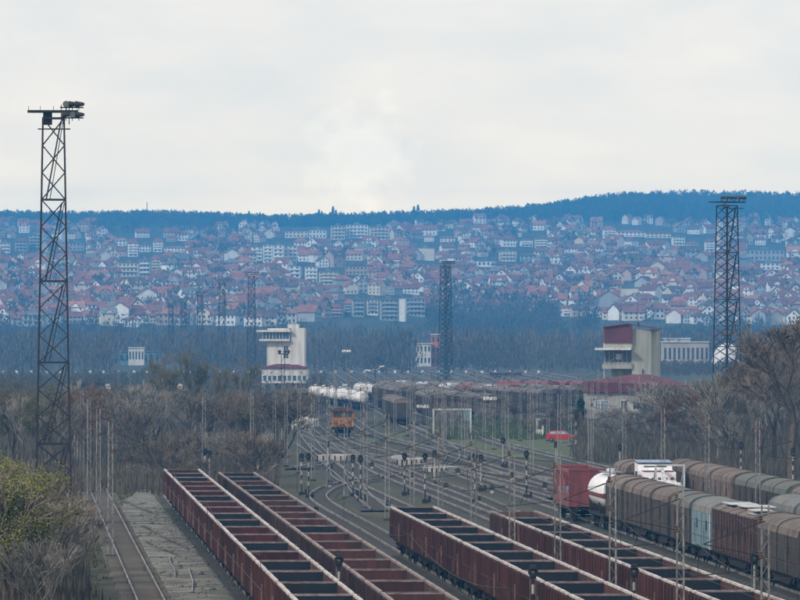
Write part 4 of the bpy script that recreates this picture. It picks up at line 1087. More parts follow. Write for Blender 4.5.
def side_dir(d, rr, spread, up):
    v = Vector((rr.gauss(0,1),rr.gauss(0,1),rr.gauss(0,.6)))
    v = v - d*v.dot(d)
    if v.length < 1e-3: v = Vector((1,0,0))
    return (d + v.normalized()*spread*rr.uniform(.5,1.3) + Vector((0,0,up))).normalized()
def leaves(b, tips, rr, n, size, spreadr):
    for t in tips:
        for _ in range(n):
            c = t + Vector((rr.gauss(0,spreadr),rr.gauss(0,spreadr),rr.gauss(0,spreadr)))
            u = Vector((rr.gauss(0,1),rr.gauss(0,1),rr.gauss(0,1))).normalized()*size; w = u.cross(Vector((rr.gauss(0,1),rr.gauss(0,1),rr.gauss(0,1)))).normalized()*size*.7
            b.add([c-u, c+w, c+u, c-w], [(0,1,2,3)])
TREE = {}
def tree_proto(key, seed, H, spread, up, kids, maxlev, bark, twig, leaf=None, nl=2, ls=.09, lsp=.25, trunkf=.22, r0=.16, stems=1, rmin=.02):
    rr = random.Random(seed); b = MB(); tb = MB(); tips = []
    for s in range(stems):
        base = Vector((rr.uniform(-.5,.5), rr.uniform(-.5,.5), -.2)) if stems > 1 else Vector((0,0,-.2))
        d = Vector((rr.uniform(-.35,.35), rr.uniform(-.35,.35), 1)).normalized() if stems > 1 else Vector((rr.uniform(-.08,.08),0,1)).normalized()
        grow(b, tb, base, d, H*trunkf, r0, 0, rr, maxlev, spread, up, tips, kids, rmin)
    zm = max(v[2] for v in b.v); k = H/zm
    b.v = [(x*k,y*k,z*k) for x,y,z in b.v]; tb.v = [(x*k,y*k,z*k) for x,y,z in tb.v]; tips = [t*k for t in tips]
    TREE[key] = dict(trunk=tb.mesh('trunk', M[bark]), twigs=b.mesh('crown', M[twig]), leaf=None)
    if leaf:
        lb = MB(); leaves(lb, tips, rr, nl, ls, lsp); TREE[key]['leaf'] = lb.mesh('leaves', M[leaf])
    TREE[key]['H'] = H
def tree(key, name, X, Y, H, rz, label, group, sx=1.0, cat='tree'):
    if key == 'e': sx *= .8
    e = thing(name, (X, Y, terr(X, Y)), rz, label, cat, group); T = TREE[key]; k = H/T['H']; e.scale = (k*sx, k*sx, k)
    for nm, me in (('trunk', T['trunk']), ('crown', T['twigs']), ('leaves', T['leaf'])):
        if me: o = bpy.data.objects.new(nm, me); C.objects.link(o); o.parent = e
    return e
tree_proto('a', 1, 10, .55, .2, 3, 5, 'bark', 'twig', r0=.17)
tree_proto('b', 2, 10, .45, .28, 3, 5, 'bark', 'twig_grey', r0=.15)
tree_proto('c', 3, 9, .6, .18, 3, 5, 'bark', 'twig_red', r0=.14)
tree_proto('d', 4, 9, .5, .25, 3, 5, 'bark', 'twig', 'bud_dim', 4, .07, .25, r0=.14)
tree_proto('e', 5, 7, .36, .32, 3, 4, 'bark', 'twig_grey', 'bud', 7, .065, .28, r0=.07, stems=4, trunkf=.3)
tree_proto('f', 6, 6, .55, .15, 3, 4, 'bark', 'twig', None, r0=.08, stems=5, trunkf=.3)
tree_proto('g', 7, 6, .5, .2, 3, 4, 'bark_pale', 'twig_grey', None, r0=.07, stems=5, trunkf=.3)
tree_proto('big', 8, 17, .65, .16, 3, 6, 'bark', 'twig', None, r0=.34, trunkf=.2, rmin=.028)
tree_proto('big2', 18, 16, .65, .18, 3, 6, 'bark', 'twig', None, r0=.30, trunkf=.22, rmin=.028)
tree_proto('pale', 9, 9, .8, .05, 3, 5, 'bark_pale', 'twig_grey', None, r0=.16, rmin=.025)
rt = random.Random(42)
DESC = {'a':'brown bare tree','b':'grey bare tree','c':'reddish bare tree','d':'olive-tinged budding tree','e':'yellow-green budding shrub','f':'many-stemmed brown bush','g':'many-stemmed pale bush'}
def wood(spots, zone, group):
    cnt = {}
    spots = sorted(spots, key=lambda s: s[0]/1.0)
    tot = {}
    for s in spots: tot[s[2]] = tot.get(s[2], 0)+1
    for px, Y, k, H in spots:
        cnt[k] = cnt.get(k, 0)+1
        nm = {'e':'budding_shrub','f':'bare_bush','g':'bare_bush'}.get(k, 'bare_tree')
        lab = f"{DESC[k]} {zone}, {ordw(cnt[k])} from left" if tot[k] > 1 else f"{DESC[k]} {zone}"
        tree(k, nm, at(px,0,Y).x, Y, H, rt.uniform(0,6.28), lab, group, rt.uniform(.9,1.35), 'bush' if k in 'efg' else 'tree')
sp = []
for i in range(52):                        # near thicket, left of the rusty track
    Y = rt.uniform(330, 560); mx_ = 20+6500*2.8/Y; px = rt.uniform(-25, mx_)
    k = rt.choice(['e','e','f','g','e'] if px < 34 else ['f','g','g','b','g'])
    top = rt.uniform(452, 520) if px < 30 else rt.uniform(486, 545)
    H_ = HC-(top-YH)*Y/F
    if H_ < 1.8: H_ = rt.uniform(1.8, 2.6)
    sp.append((px, Y, k, H_))
for px, Y, top in [(8,400,452),(20,380,474),(-6,380,450),(30,370,492),(12,345,505),(2,420,455)]: sp.append((px, Y, 'e', HC-(top-YH)*Y/F))
wood(sp, 'in the near left thicket', 'thicket at the lower left')
sp = []
for i in range(66):
    Y = rt.uniform(600, 1000); px = rt.uniform(-15, 96 if Y < 700 else 185)
    k = rt.choice(['a','d','d','d','b','b','g'] if px < 62 else ['a','b','c','b','d','g'])
    sp.append((px, Y, k, (HC-(rt.uniform(374, 392)-YH)*Y/F) * rt.uniform(.8, 1.0)))
wood(sp, 'in the left wood behind the tall mast', 'left wood behind the tall mast')
sp = []
for i in range(74):
    Y = rt.uniform(600, 1150) if i > 22 else rt.uniform(600, 690); px = rt.uniform(128, 282 if Y > 700 else 262)
    k = rt.choice(['a','b','f','d','g','b','b','f']); top = rt.uniform(384, 402) if Y > 700 else rt.uniform(425, 462)
    sp.append((px, Y, k, max(2.2, HC-(top-YH)*Y/F)))
wood(sp, 'in the scrub beyond the left gondolas', 'scrub beyond the left gondola rows')
sp = []
for i in range(42):
    Y = rt.uniform(760, 1000); px = rt.uniform(575, 700)
    sp.append((px, Y, rt.choice(['a','b','c','g','b','c','f']), rt.uniform(4.5, 7.2) if px > 655 else rt.uniform(2.2, 4.2)))
wood(sp, 'around the maroon-roofed hall', 'bare trees around the maroon-roofed hall')
sp = []
for i in range(30):
    Y = rt.uniform(880, 1040); px = rt.uniform(436, 580)
    sp.append((px, Y, rt.choice(['f','g','f','b']), rt.uniform(2.0, 4.2)))
wood(sp, 'in the scrub around the red car', 'low scrub in the middle of the yard')
sp = []
for i in range(44):
    Y = rt.uniform(640, 900); px = rt.uniform(690, 815); top = lerp([(0,378),(690,378),(745,366),(775,340),(900,325)], px)
    sp.append((px, Y, rt.choice(['a','b','c','b','a','d']), (HC-(top-YH)*Y/F)*rt.uniform(.7,1.0)))
wood(sp, 'behind the right covered wagons', 'right-hand wood behind the covered wagons')
for i, (px, Y, k, H, lab) in enumerate([(792,640,'big',17.2,'tallest dark bare tree with forking trunk at the right edge'),(774,700,'big2',14.0,'tall reddish bare tree just right of the right mast'),
        (756,760,'big',11.5,'tall bare tree standing close to the right floodlight mast'),(702,820,'pale',8.6,'broad bare tree just left of the right floodlight mast'),
        (812,720,'big2',17.5,'tall bare tree mostly outside the right edge'),(676,850,'pale',8.4,'rounded bare tree in front of the pale factory'),
        (664,800,'pale',9.6,'pale-limbed bare tree in front of the maroon-roofed hall'),(654,860,'pale',9.0,'pale bare tree overlapping the hall roof'),
        (612,800,'pale',6.0,'small pale-limbed tree below the hall windows'),(785,820,'big',13.5,'reddish bare tree behind the tallest dark one at right'),
        (738,900,'big2',9.0,'bare tree behind the right floodlight mast'),(718,700,'pale',8.2,'pale bare tree at foot of the right floodlight mast')]):
    tree(k, 'bare_tree', at(px,0,Y).x, Y, H, rt.uniform(0,6.28), lab, 'large bare trees at the right')
for i, (px, top) in enumerate([(176,352),(196,347),(212,362),(236,358),(158,366),(12,372),(30,376),(52,380)]):
    Y = 900+12*i; tree('d', 'budding_tree', at(px,0,Y).x, Y, HC-(top-YH)*Y/F, i*1.1, f"taller olive budding tree above the brown scrub, {ordw([5,6,7,8,4,1,2,3][i])} from left", 'taller budding trees over the scrub', .75)
def conifer(H, W, seed, n=900):
    rr = random.Random(seed); b = MB()
    for k in range(n):
        t = rr.random()**.8; z = H*(.08+.9*t); r = W*(1-t)**.85*(.75+.35*math.sin(z*5+seed)) + .1
        a = rr.uniform(0,6.28); q = r*rr.uniform(.55,1.08)
        c = Vector((q*math.cos(a), q*math.sin(a), z)); u = Vector((math.cos(a),math.sin(a),-.35))*.32*W/2; w = Vector((-math.sin(a),math.cos(a),rr.uniform(-.3,.3)))*.22*W/2
        b.add([c-u*.6, c+w, c+u, c-w], [(0,1,2,3)])
    return b
def conif(X, Y, H, W, seed, label, group=None, n=900):
    e = thing('conifer', (X, Y, terr(X,Y)), 0, label, 'tree', group)
    conifer(H, W, seed, n).build('crown', M['fir'], e); b = MB(); b.bar((0,0,-.3),(0,0,H*.85),.2,.04,6); b.build('trunk', M['bark'], e)
conif(at(581,0,900).x, 900, 5.4, 1.8, 3, 'dark dense conifer left of the maroon-roofed hall', None, 1500)
# undergrowth and reeds: nobody could count it
def brush(name, poly_fn, n, h0, h1, seed, m, label=None):
    rr = random.Random(seed); b = MB()
    for _ in range(n):
        X, Y = poly_fn(rr); z = terr(X, Y)
        for k in range(3):
            H = rr.uniform(h0, h1); a = rr.uniform(0, 6.28); ln = rr.uniform(.1,.5)
            p = Vector((X+rr.gauss(0,.3), Y+rr.gauss(0,.3), z-.05)); q = p+Vector((math.cos(a)*ln*H*.5, math.sin(a)*ln*H*.5, H))
            s = Vector((math.cos(a+1.57), math.sin(a+1.57), 0))*rr.uniform(.03,.07)
            md = (p+q)/2 + s*1.5
            b.add([p-s, p+s, md, q], [(0,1,2),(0,2,3)])
    o = b.build(name, M[m]); tag(o, label, None, None, 'stuff'); o['category'] = 'undergrowth'; return o
brush('weeds', ZDIRT, 1500, .10, .35, 8, 'grass', 'dry weeds along the edges of the trodden dirt')
def z_left(rr):
    Y = rr.uniform(320, 1000); m_ = (20+6500*3.6/Y) if Y < 590 else 275
    return at(rr.uniform(-30, m_),0,Y).x, Y
brush('undergrowth', z_left, 16000, .5, 2.0, 1, 'brush', 'dry brown undergrowth between the bare trees at the left')
def z_right(rr):
    Y = rr.uniform(640, 980); return at(rr.uniform(575 if Y > 720 else 680, 830),0,Y).x, Y
brush('undergrowth', z_right, 9000, .5, 2.0, 2, 'brush', 'dry brown undergrowth behind the right-hand wagons')
def z_mid(rr):
    Y = rr.uniform(868, 1040); return at(rr.uniform(430, 640),0,Y).x, Y
brush('rough_grass', z_mid, 6000, .2, .8, 3, 'grass', 'rough green-brown grass around the red car')

# ---------------- the far wood (one mass of trees) and hillside cover ----------------
def wood_mass(name, pts, m, seed, label, per=70, hmin=8, hmax=14, fw=.5):
    rr = random.Random(seed); vs = []; fs = []
    for X, Y in pts:
        z0 = terr(X, Y); H = rr.uniform(hmin, hmax); W = H*rr.uniform(.28,.45)
        for k in range(per):
            t = rr.random(); a = rr.uniform(0,6.28); q = W*math.sqrt(rr.random())*math.sin(math.pi*min(1,.18+t*.82))**.6
            c = Vector((X+q*math.cos(a), Y+q*math.sin(a), z0+H*(.12+.86*t)))
            l = H*rr.uniform(.05,.11); tilt = (q*math.cos(a)*.12, q*math.sin(a)*.12)
            s = fw*rr.uniform(.3,1.0); b0 = rr.uniform(0,6.28); sx, sy = math.cos(b0)*s*.5, math.sin(b0)*s*.5
            o = len(vs)
            vs += [(c.x-sx,c.y-sy,c.z-l),(c.x+sx,c.y+sy,c.z-l*.8),(c.x+tilt[0]+sx*.6,c.y+tilt[1]+sy,c.z+l)]; fs.append((o,o+1,o+2))
        o = len(vs); vs += [(X-.25,Y,z0-.5),(X+.25,Y,z0-.5),(X,Y,z0+H*.7)]; fs.append((o,o+1,o+2))
    b = MB(); b.v = vs; b.f = fs; o = b.build(name, m); tag(o, label, 'wood', None, 'stuff'); return o
rw = random.Random(9)
YARDB = [(655,716,2300),(708,748,2350),(110,163,2480),(413,444,2390),(488,524,1900)]
def wf(px, Y):  # gaps and clearings
    return not any(a < px < b_ and Y < c for a, b_, c in YARDB) and mn.noise(Vector((px/28, Y/160, 4.4))) > -.28
def band(n, Y0, Y1, p0=-30, p1=830, f=None):
    out = []
    while len(out) < n:
        Y = rw.uniform(Y0, Y1); px = rw.uniform(p0, p1)
        if f and not f(px, Y): continue
        out.append((at(px,0,Y).x, Y))
    return out
wood_mass('far_wood', band(1400, 2080, 3340, f=wf), M['far_wood'], 1, 'hazy mass of bare trees filling the flat ground below the town', 60, 5, 15, .5)
wood_mass('far_wood', band(380, 2300, 2950, f=wf), M['twig'], 11, 'paler bare trees scattered through the hazy wood below the town', 80, 9, 15, .5)
wood_mass('scrub', band(260, 1950, 2260, 645, 760), M['brush'], 15, 'low scrub in front of the pinkish factory and white dome', 50, 2.5, 4.2, .4)
wood_mass('scrub', band(1500, 1170, 1900, -30, 325), M['brush'], 12, 'low dry scrub over the flat ground left of the far yard', 50, 1.4, 3.0, .35)
wood_mass('scrub', band(1500, 1120, 1260, 500, 640), M['brush'], 13, 'low dry scrub in front of the red wagons', 50, 2.0, 3.4, .35)
wood_mass('ridge_wood', band(2600, 6520, 6980, -30, 560), M['far_wood'], 2, 'continuous bare wood along the left and middle of the ridge', 60, 8, 14, 1.5)
wood_mass('ridge_wood', band(3300, 6450, 8050, 440, 840, lambda px, Y: Y > 6900 - 500*sm(440,640,px)+0 or px < 520), M['far_wood'], 3, 'dense wood covering the higher ridge at the right', 60, 9, 15, 1.6)
for i, (px, H) in enumerate([(249,17),(253,14),(260,16),(276,13),(319,19),(322,17),(333,22),(336,18),(408,12),(414,20),(418,21),(447,13),(484,12)]):
    Y = 6640 + (i % 3)*30; X = at(px,0,Y).x
    conif(X, Y, H*.95, H*.27, i, f"dark conifer silhouetted on the ridge, {ordw(i+1)} from left", 'conifers on the ridge', 700)
# lattice mast and small tower on the skyline
Y = 6700; b = MB(); b.bar((0,0,0),(0,0,21),.9,.5,4); e = thing('radio_mast', (at(147,0,Y).x, Y, terr(at(147,0,Y).x, Y)), 0, 'thin radio mast on the wooded skyline at the left', 'mast'); b.build('pole', M['steel_mast'], e)
Y = 7750; X = at(755.5,0,Y).x; e = thing('lookout_tower', (X, Y, terr(X,Y)), 0, 'small lookout tower poking above the right-hand ridge', 'tower')
b = MB(); b.box(-2.5,2.5,-2.5,2.5,-1,17); b.build('shaft', M['concrete'], e); b = MB(); b.lathe([(4,0),(4.5,1),(.6,6),(.2,9)], (0,0,17.003), 'z', 8); b.build('cap', M['maroon_roof'], e)

# ---------------- the town ----------------
W_COL = {'white':(.82,.82,.80),'cream':(.66,.60,.48),'grey':(.36,.37,.37),'pinkish':(.5,.37,.32),'tan':(.44,.34,.24)}
R_COL = {'rusty':(.29,.115,.08),'brick':(.225,.095,.07),'brown':(.14,.085,.07),'grey':(.20,.20,.20),'orange':(.37,.17,.10)}
WM = {k: mat(k+'_house_wall', v, tuple(c*.82 for c in v), .85, .25, rnd=.12) for k, v in W_COL.items()}
RM = {k: mat(k+'_tile_roof', v, tuple(c*.68 for c in v), .85, .35, rnd=.25) for k, v in R_COL.items()}
wm_win = M['glass']
HM = {}
def house_meshes(shape):
    """wall mesh, roof mesh, chimney mesh, window mesh list, each window its own piece (x, y, z, facing)"""
    w = MB(); r = MB(); ch = MB()
    if shape in ('gable', 'side'):
        a, d, h, k = (4.6, 6.0, 5.6, 3.6) if shape == 'gable' else (6.6, 4.6, 5.2, 3.2)
        if shape == 'gable':
            w.prism([(-a,-4),(-a,h),(0,h+k),(a,h),(a,-4)][::1], -d, d)
            for s in (-1,1):
                r.prism([(0,h+k+.02),(s*(a+.7),h-.52),(s*(a+.7),h-.27),(0,h+k+.30)][::-s], -d-.7, d+.7)
        else:
            w.prismx([(-d,-4),(-d,h),(0,h+k),(d,h),(d,-4)], -a, a)
            for s in (-1,1):
                r.prismx([(0,h+k+.02),(s*(d+.7),h-.47),(s*(d+.7),h-.22),(0,h+k+.30)], -a-.6, a+.6)
        ch.box(1.2,2.1,.6,1.4,h+1.0,h+k+1.2)
        ws = [(x,-d if shape=='gable' else -d,z) for x in ((-2.6,0,2.6) if shape=='gable' else (-4.8,-1.8,1.4,4.4)) for z in (.9,3.6)]
        if shape == 'gable': ws.append((0,-d,h+.6))
    elif shape == 'hip':
        a, d, h, k = 5.8, 5.2, 6.0, 3.0
        w.box(-a,a,-d,d,-4,h)
        o = .7; r.add([(-a-o,-d-o,h-.1),(a+o,-d-o,h-.1),(a+o,d+o,h-.1),(-a-o,d+o,h-.1),(-1.6,0,h+k),(1.6,0,h+k),(-a-o,-d-o,h-.3),(a+o,-d-o,h-.3),(a+o,d+o,h-.3),(-a-o,d+o,h-.3)],
            [(0,1,5,4),(1,2,5),(2,3,4,5),(3,0,4),(6,7,1,0),(7,8,2,1),(8,9,3,2),(9,6,0,3),(9,8,7,6)])
        ch.box(-2.6,-1.8,-.6,.2,h+1.4,h+k+1.0)
        ws = [(x,-d,z) for x in (-3.8,-1.0,1.8,4.2) for z in (1.0,4.0)]
    else:                                  # tall: three floors, dormer-like cross gable
        a, d, h, k = 5.4, 5.4, 8.6, 3.4
        w.prismx([(-d,-4),(-d,h),(0,h+k),(d,h),(d,-4)], -a, a)
        w.prism([(-2.2,h-.5),(-2.2,h+1.0),(0,h+2.6),(2.2,h+1.0),(2.2,h-.5)], -d-.4, -1.0)
        for s in (-1,1):
            r.prismx([(0,h+k+.02),(s*(d+.7),h-.45),(s*(d+.7),h-.2),(0,h+k+.30)], -a-.6, a+.6)
            r.prism([(0,h+2.62),(s*2.7,h+.62),(s*2.7,h+.85),(0,h+2.9)], -d-.8, -1.2)
        ch.box(2.8,3.7,.6,1.4,h+1.0,h+k+1.0)
        ws = [(x,-d,z) for x in (-3.6,0,3.6) for z in (.9,3.6,6.3)] + [(0,-d-.4,h+.3)]
    return w.mesh('wall', WM['white']), r.mesh('roof', RM['brick']), ch.mesh('chimney', WM['grey']), ws
for s in ('gable','side','hip','tall'): HM[s] = house_meshes(s)
b = MB(); b.box(-.55,.55,-.06,.04,0,1.4); WIN = b.mesh('window', wm_win)
HOUSES = []                                # (Y, X, z, shape, rot, wall, roof, scale)
EXCL = []                                  # screen boxes kept for the named blocks
rh = random.Random(77)
# ---- apartment blocks: (px0, px1, top row, base row, floors, cols, wall, roof, flat, label)
BL = [
 (252,262,247,262,4,2,'white','grey',1,'leftmost step of the long white balcony block above the control tower'),
 (263,272,245,264,5,2,'white','grey',1,'second step of the long white balcony block'),
 (273,283,245,267,5,2,'white','grey',1,'third step of the long white balcony block'),
 (284,297,246,266,5,3,'white','grey',1,'right end step of the long white balcony block'),
 (289,300,266,280,3,2,'white','grey',1,'left one of three white blocks with dark stairwells below the balcony block'),
 (305,317,267,284,4,3,'white','grey',1,'middle one of three white blocks with dark stairwells'),
 (319,338,272,286,4,4,'cream','grey',1,'right cream one of three blocks below the balcony block'),
 (285,308,231,239,2,6,'cream','grey',1,'long low cream block high above the balcony block'),
 (309,326,230,240,2,5,'white','grey',1,'low white block high on the slope beside the long cream one'),
 (331,345,226,241,4,4,'cream','grey',1,'left end of the pale apartment group near the ridge centre'),
 (346,368,225,240,4,6,'white','grey',1,'middle of the pale apartment group near the ridge centre'),
 (370,389,227,241,4,5,'cream','grey',1,'right end of the pale apartment group near the ridge centre'),
 (345,371,266,276,2,7,'tan','brown',1,'low tan block with row of windows right of the three stairwell blocks'),
 (328,343,304,318,3,4,'pinkish','rusty',0,'pinkish block with balconies low above the right of control tower'),
 (344,352,299,317,4,2,'grey','rusty',0,'narrow grey gabled tower house right of the pinkish block'),
 (353,364,300,318,4,3,'grey','grey',1,'grey-blue block between narrow tower house and white portal block'),
 (367,378,300,316,4,3,'white','grey',1,'white block with dark recessed bays, left of the white portal row'),
 (381,398,300,322,5,4,'grey','grey',1,'dark grey block inside the white-edged portal row'),
 (399,405,298,323,5,1,'white','grey',1,'narrow tall white block end at right of the portal row'),
 (406,425,299,318,4,5,'grey','grey',1,'flat grey block with white eaves left of the middle mast'),
 (115,126,238,247,2,3,'white','orange',0,'white gabled building at left end of the bright upper-left group'),
 (128,138,238,258,5,2,'white','brick',0,'tall cream-white tower block in the bright upper-left group'),
 (139,151,245,253,2,4,'white','grey',1,'low white block between two towers of the bright upper-left group'),
 (153,162,238,253,4,2,'white','brick',0,'gabled white tower right of the low block, upper left'),
 (164,184,246,253,2,6,'white','rusty',0,'long low white building ending the bright upper-left group'),
 (118,138,263,278,3,5,'cream','grey',1,'big plain cream building below the bright upper-left group'),
 (139,150,260,279,4,3,'grey','grey',1,'blank grey slab building beside the big plain cream one'),
 (151,160,255,272,4,2,'cream','rusty',0,'cream block on the right of the blank grey slab'),
 (29,41,235,252,5,3,'grey','grey',1,'grey-white tower block left of the tall left mast'),
 (0,10,243,254,3,3,'white','grey',1,'white block cut by the left edge of the view'),
 (15,27,238,252,3,3,'grey','brick',0,'grey red-roofed block near the left edge'),
 (69,84,243,252,2,4,'grey','grey',1,'grey block just right of the tall left mast'),
 (604,616,226,240,4,3,'white','rusty',0,'white red-roofed block at left end of the upper right complex'),
 (617,645,230,238,2,7,'white','rusty',0,'long white red-roofed school-like block at upper right'),
 (646,671,231,239,2,6,'cream','brick',0,'long cream red-roofed block in the upper right complex'),
 (673,685,237,247,3,4,'white','grey',1,'white block with dark windows below the upper right complex'),
 (686,698,241,252,3,3,'white','brick',0,'second white block stepping down below upper right complex'),
 (705,718,238,253,4,3,'white','brick',0,'bright white four-storey house left of right mast'),
 (746,784,250,262,2,9,'grey','grey',1,'long blue-grey hall with many windows right of right mast'),
 (757,784,263,271,2,6,'white','grey',1,'white low building in front of the long blue-grey hall'),
 (708,718,278,294,3,2,'cream','orange',0,'tall cream gabled house just left of the right mast'),
 (416,434,248,262,3,1,'cream','grey',1,'blank pale octagon-like block left of the middle mast top'),
 (440,455,236,243,2,4,'white','brick',0,'white red-roofed building above the middle mast'),
 (521,533,238,248,3,3,'white','brown',0,'white block at upper centre, left of its cream twin'),
 (535,548,235,250,4,3,'cream','brown',0,'cream block at upper centre, right of its white twin'),
 (499,516,251,263,3,5,'cream','grey',1,'pale block with balconies in the upper centre right'),
 (520,537,253,263,2,4,'grey','brown',0,'grey block beside the pale balcony block'),
 (473,495,261,268,1,5,'white','grey',1,'low white curved-looking block right of the middle mast top'),
 (620,640,288,297,1,1,'cream','grey',1,'blank pale hall low above maroon tower'),
 (563,572,305,318,3,2,'white','rusty',0,'white gabled house standing low right of centre'),
 (659,667,303,318,3,1,'white','rusty',0,'bright white gable end with red roof above maroon tower'),
 (640,648,244,258,4,2,'cream','brick',0,'narrow cream tower below the upper right complex'),
]
def ground_Y(px, row):                     # where the hillside is seen on that row
    best = None; Y = 3200
    while Y < 6700:
        X = (px-400)*Y/F
        if pyof(terr(X, Y), Y) <= row: return Y
        Y += 15
    return 6600
PANE = {}
for (p0, p1, yt, yb, fl, co, wc, rc, flat, lab) in BL:
    EXCL.append((p0-4, p1+4, yt-4, yb+9))
    Y = ground_Y((p0+p1)/2, yb-1); X = at((p0+p1)/2, 0, Y).x; z = terr(X, Y); S = Y/F
    x1 = (p1-p0)*S/2; H = (HC-(yt-YH)*S) - z; D = 12.0
    e = thing('apartment_block' if fl > 2 else 'long_building', (X, Y, z), R(rh.uniform(-6,6)), lab, 'building')
    rfH = 0 if flat else min(4.5, H*.28)
    b = MB(); b.box(-x1,x1,0,D,-5,H-rfH); wl = b.build('wall', WM[wc], e)
    b = MB()
    if flat:
        b.box(-x1-.4,x1+.4,-.5,D+.4,H+.003,H+.5); b.box(-x1*.3,x1*.2,3,7,H+.503,H+2.4)
    else:
        hh = H-rfH; b.add([(-x1-.6,-.7,hh),(x1+.6,-.7,hh),(x1+.6,D+.7,hh),(-x1-.6,D+.7,hh),(-x1*.55,D/2,H),(x1*.55,D/2,H)],[(0,1,5,4),(1,2,5),(2,3,4,5),(3,0,4),(3,2,1,0)])
    b.build('roof', RM[rc], e)
    hh = H-rfH; fh = hh/fl; cw = 2*x1/co
    if co > 1:
        kx = max(.6, cw*.22); kz = fh*.24
        me = PANE.setdefault((round(kx,1), round(kz,1)), None)
        if me is None:
            b = MB(); b.box(-kx,kx,-.07,.03,-kz,kz); me = PANE[(round(kx,1), round(kz,1))] = b.mesh('window', M['glass'])
        for i in range(fl):
            for j in range(co):
                o = bpy.data.objects.new('window', me); C.objects.link(o); o.parent = wl; o.location = (-x1+cw*(j+.5), 0, fh*(i+.55))
            if fl > 2 and i > 0:
                o = PANE.setdefault(('bal', round(x1,1)), None)
                if o is None:
                    b = MB(); b.box(-x1*.8,x1*.8,-1.2,-.001,0,.15); b.box(-x1*.8,x1*.8,-1.2,-1.1,.153,1.0); o = PANE[('bal', round(x1,1))] = b.mesh('balcony', WM[wc])
                q = bpy.data.objects.new('balcony', o); C.objects.link(q); q.parent = wl; q.location = (0,0,fh*i+.1)
# ---- houses
def free(px, row): return not any(a < px < b_ and c < row < d_ for a, b_, c, d_ in EXCL)
cells = {}
tries = 0
while len(HOUSES) < 1300 and tries < 60000:
    tries += 1
    px = rh.uniform(-12, 812); row = rh.uniform(219 if px > 470 else 224, 336)
    lo = 327 - 7*sm(250,340,px) - 5*sm(400,470,px)*(1-sm(540,620,px)) + 6*sm(600,700,px)
    hi = 226 - 8*sm(440,560,px) + (8 if 100 < px < 240 else 0) - 20*sm(725,760,px)
    if row > lo or row < hi or not free(px, row): continue
    Y = ground_Y(px, row)
    if Y > 6480 and px < 730: continue
    X = at(px,0,Y).x
    dens = .5 + .5*mn.noise(Vector((px/60, row/14, 5.5)))
    if rh.random() > .45 + dens: continue
    ci = (int(px//9), int(row//3.4)); bad = False
    for dx in (-1,0,1):
        for dy in (-1,0,1):
            for (qx, qy) in cells.get((ci[0]+dx, ci[1]+dy), ()):
                if abs(qx-px) < 9.0 and abs(qy-row) < 3.6: bad = True
    if bad: continue
    cells.setdefault(ci, []).append((px, row))
    sh = rh.choices(['gable','side','hip','tall'], [3,3,3,1.6])[0]
    wc = rh.choices(['white','cream','grey','pinkish','tan'], [6,4,2.5,1.2,1.2])[0]
    rc = rh.choices(['rusty','brick','brown','grey','orange'], [4,4,2.5,1,1.6])[0]
    HOUSES.append([Y, X, terr(X,Y), sh, rh.gauss(0,.45) + (1.57 if rh.random() < .12 else 0), wc, rc, rh.uniform(.66,1.05), px, row])
HOUSES.sort(key=lambda h: h[0]/h[7])
STRIP = [(32,'far left'),(85,'behind tall left mast'),(125,'right of tall left mast'),(165,'left of small masts'),(235,'above small masts'),(275,'up left of white tower'),(330,'above white tower'),(380,'right of white tower'),(425,'left of middle mast'),(475,'above middle mast'),(525,'right of middle mast'),(575,'left of maroon tower'),(640,'above maroon tower'),(700,'left of right mast'),(742,'behind right mast'),(900,'right of right mast')]
BAND = [(240,'near ridge'),(258,'high on slope'),(276,'mid slope'),(296,'low on slope'),(400,'at slope foot')]
SHN = {'gable':'gabled house','side':'wide house','hip':'hipped house','tall':'tall dormered house'}
gl = {}
for h in HOUSES[:300]:
    st = next(n for v, n in STRIP if h[8] < v); bd = next(n for v, n in BAND if h[9] < v)
    lab = f"{h[5]} {SHN[h[3]]}, {h[6]} roof, {bd}, {st}"
    h.append(lab); gl.setdefault(lab, []).append(h)
for lab, hs in gl.items():
    if len(hs) > 1:
        hs.sort(key=lambda h: h[8])
        for i, h in enumerate(hs): h[10] = f"{ORD[i]} from left: {lab}"
def child(nm, me, par, m=None, loc=None):
    o = bpy.data.objects.new(nm, me); C.objects.link(o); o.parent = par
    if m is not None: o.material_slots[0].link = 'OBJECT'; o.material_slots[0].material = m
    if loc: o.location = loc
    return o
for i, h in enumerate(HOUSES[:300]):
    Y, X, z, sh, rot, wc, rc, s = h[:8]
    e = thing('house', (X, Y, z), rot, h[10], 'house', 'houses on the hillside'); e.scale = (s, s, s)
    w, r, c, ws = HM[sh]
    wl = child('wall', w, e, WM[wc]); rf = child('roof', r, e, RM[rc]); child('chimney', c, rf, WM['grey'])
    for (x, y, zz) in (ws if i < 140 else ws[::2]): child('window', WIN, wl, None, (x, y, zz))
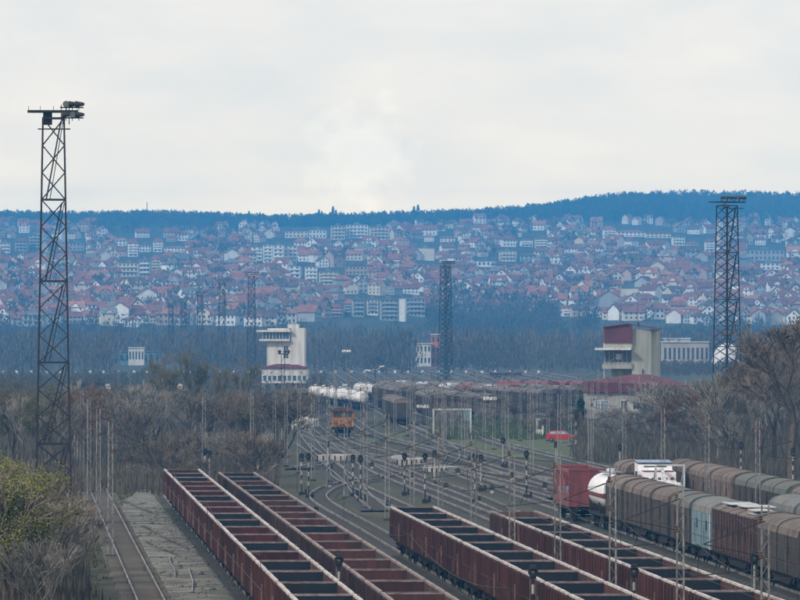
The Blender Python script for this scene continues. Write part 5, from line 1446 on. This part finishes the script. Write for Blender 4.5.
# the rest, smaller and partly hidden, as one mass per material would split it: one object
vs = []; fs = []; mi = []; mats = [WM[k] for k in W_COL] + [RM[k] for k in R_COL] + [M['glass']]
wk = list(W_COL); rk = list(R_COL)
for h in HOUSES[300:]:
    Y, X, z, sh, rot, wc, rc, s = h[:8]; ca, sa = math.cos(rot)*s, math.sin(rot)*s
    for me, m_ in ((HM[sh][0], wk.index(wc)), (HM[sh][1], 5+rk.index(rc)), (HM[sh][2], 2)):
        o = len(vs)
        for v in me.vertices: x, y, q = v.co; vs.append((X+x*ca-y*sa, Y+x*sa+y*ca, z+q*s))
        for p in me.polygons: fs.append(tuple(i+o for i in p.vertices)); mi.append(m_)
    for (wx, wy, wz) in HM[sh][3]:
        o = len(vs)
        for v in WIN.vertices: x, y, q = v.co; x += wx; y += wy; q += wz; vs.append((X+x*ca-y*sa, Y+x*sa+y*ca, z+q*s))
        for p in WIN.polygons: fs.append(tuple(i+o for i in p.vertices)); mi.append(10)
if vs:
    me = bpy.data.meshes.new('distant_houses'); me.from_pydata(vs, [], fs)
    for m_ in mats: me.materials.append(m_)
    me.polygons.foreach_set('material_index', mi); me.update()
    o = bpy.data.objects.new('distant_houses', me); C.objects.link(o); tag(o, 'mass of the farther small red-roofed houses across the hillside', 'houses', None, 'stuff')
def clear_view(px, Y):                     # keep the trees from hiding the named blocks
    r0 = pyof(terr(at(px,0,Y).x, Y), Y); h_ = 10*F/Y
    return not any(a-1 < px < b_+1 and c < r0 and r0-h_ < d_-5 for a, b_, c, d_ in EXCL)
wood_mass('hillside_wood', band(1500, 3250, 6400, -30, 830, lambda px, Y: mn.noise(Vector((px/55, Y/260, 1.5))) > -.02 and clear_view(px, Y)), M['far_wood'], 4, 'patches of bare trees between the hillside houses', 50, 7, 12, 1.1)
wood_mass('hillside_wood', band(360, 3300, 4200, 385, 600, clear_view), M['far_wood'], 5, 'wood climbing the valley fold in the middle of the town', 55, 8, 13, .9)
print('houses', len(HOUSES))

# ---------------- haze ----------------
b = MB(); b.box(-1450, 1450, -150, 8560, -12, 192); hz_o = b.build('haze', None); tag(hz_o, kind='stuff')
hm = bpy.data.materials.new('valley_haze'); hm.use_nodes = True; t = hm.node_tree; t.nodes.clear()
ov = t.nodes.new('ShaderNodeOutputMaterial'); pv = t.nodes.new('ShaderNodeVolumePrincipled')
pv.inputs['Color'].default_value = (*HAZE_C, 1); pv.inputs['Density'].default_value = HAZE_D; pv.inputs['Anisotropy'].default_value = -.2
t.links.new(pv.outputs[0], ov.inputs['Volume']); hz_o.data.materials.append(hm)
hm.cycles.homogeneous_volume = True if hasattr(hm.cycles, 'homogeneous_volume') else None
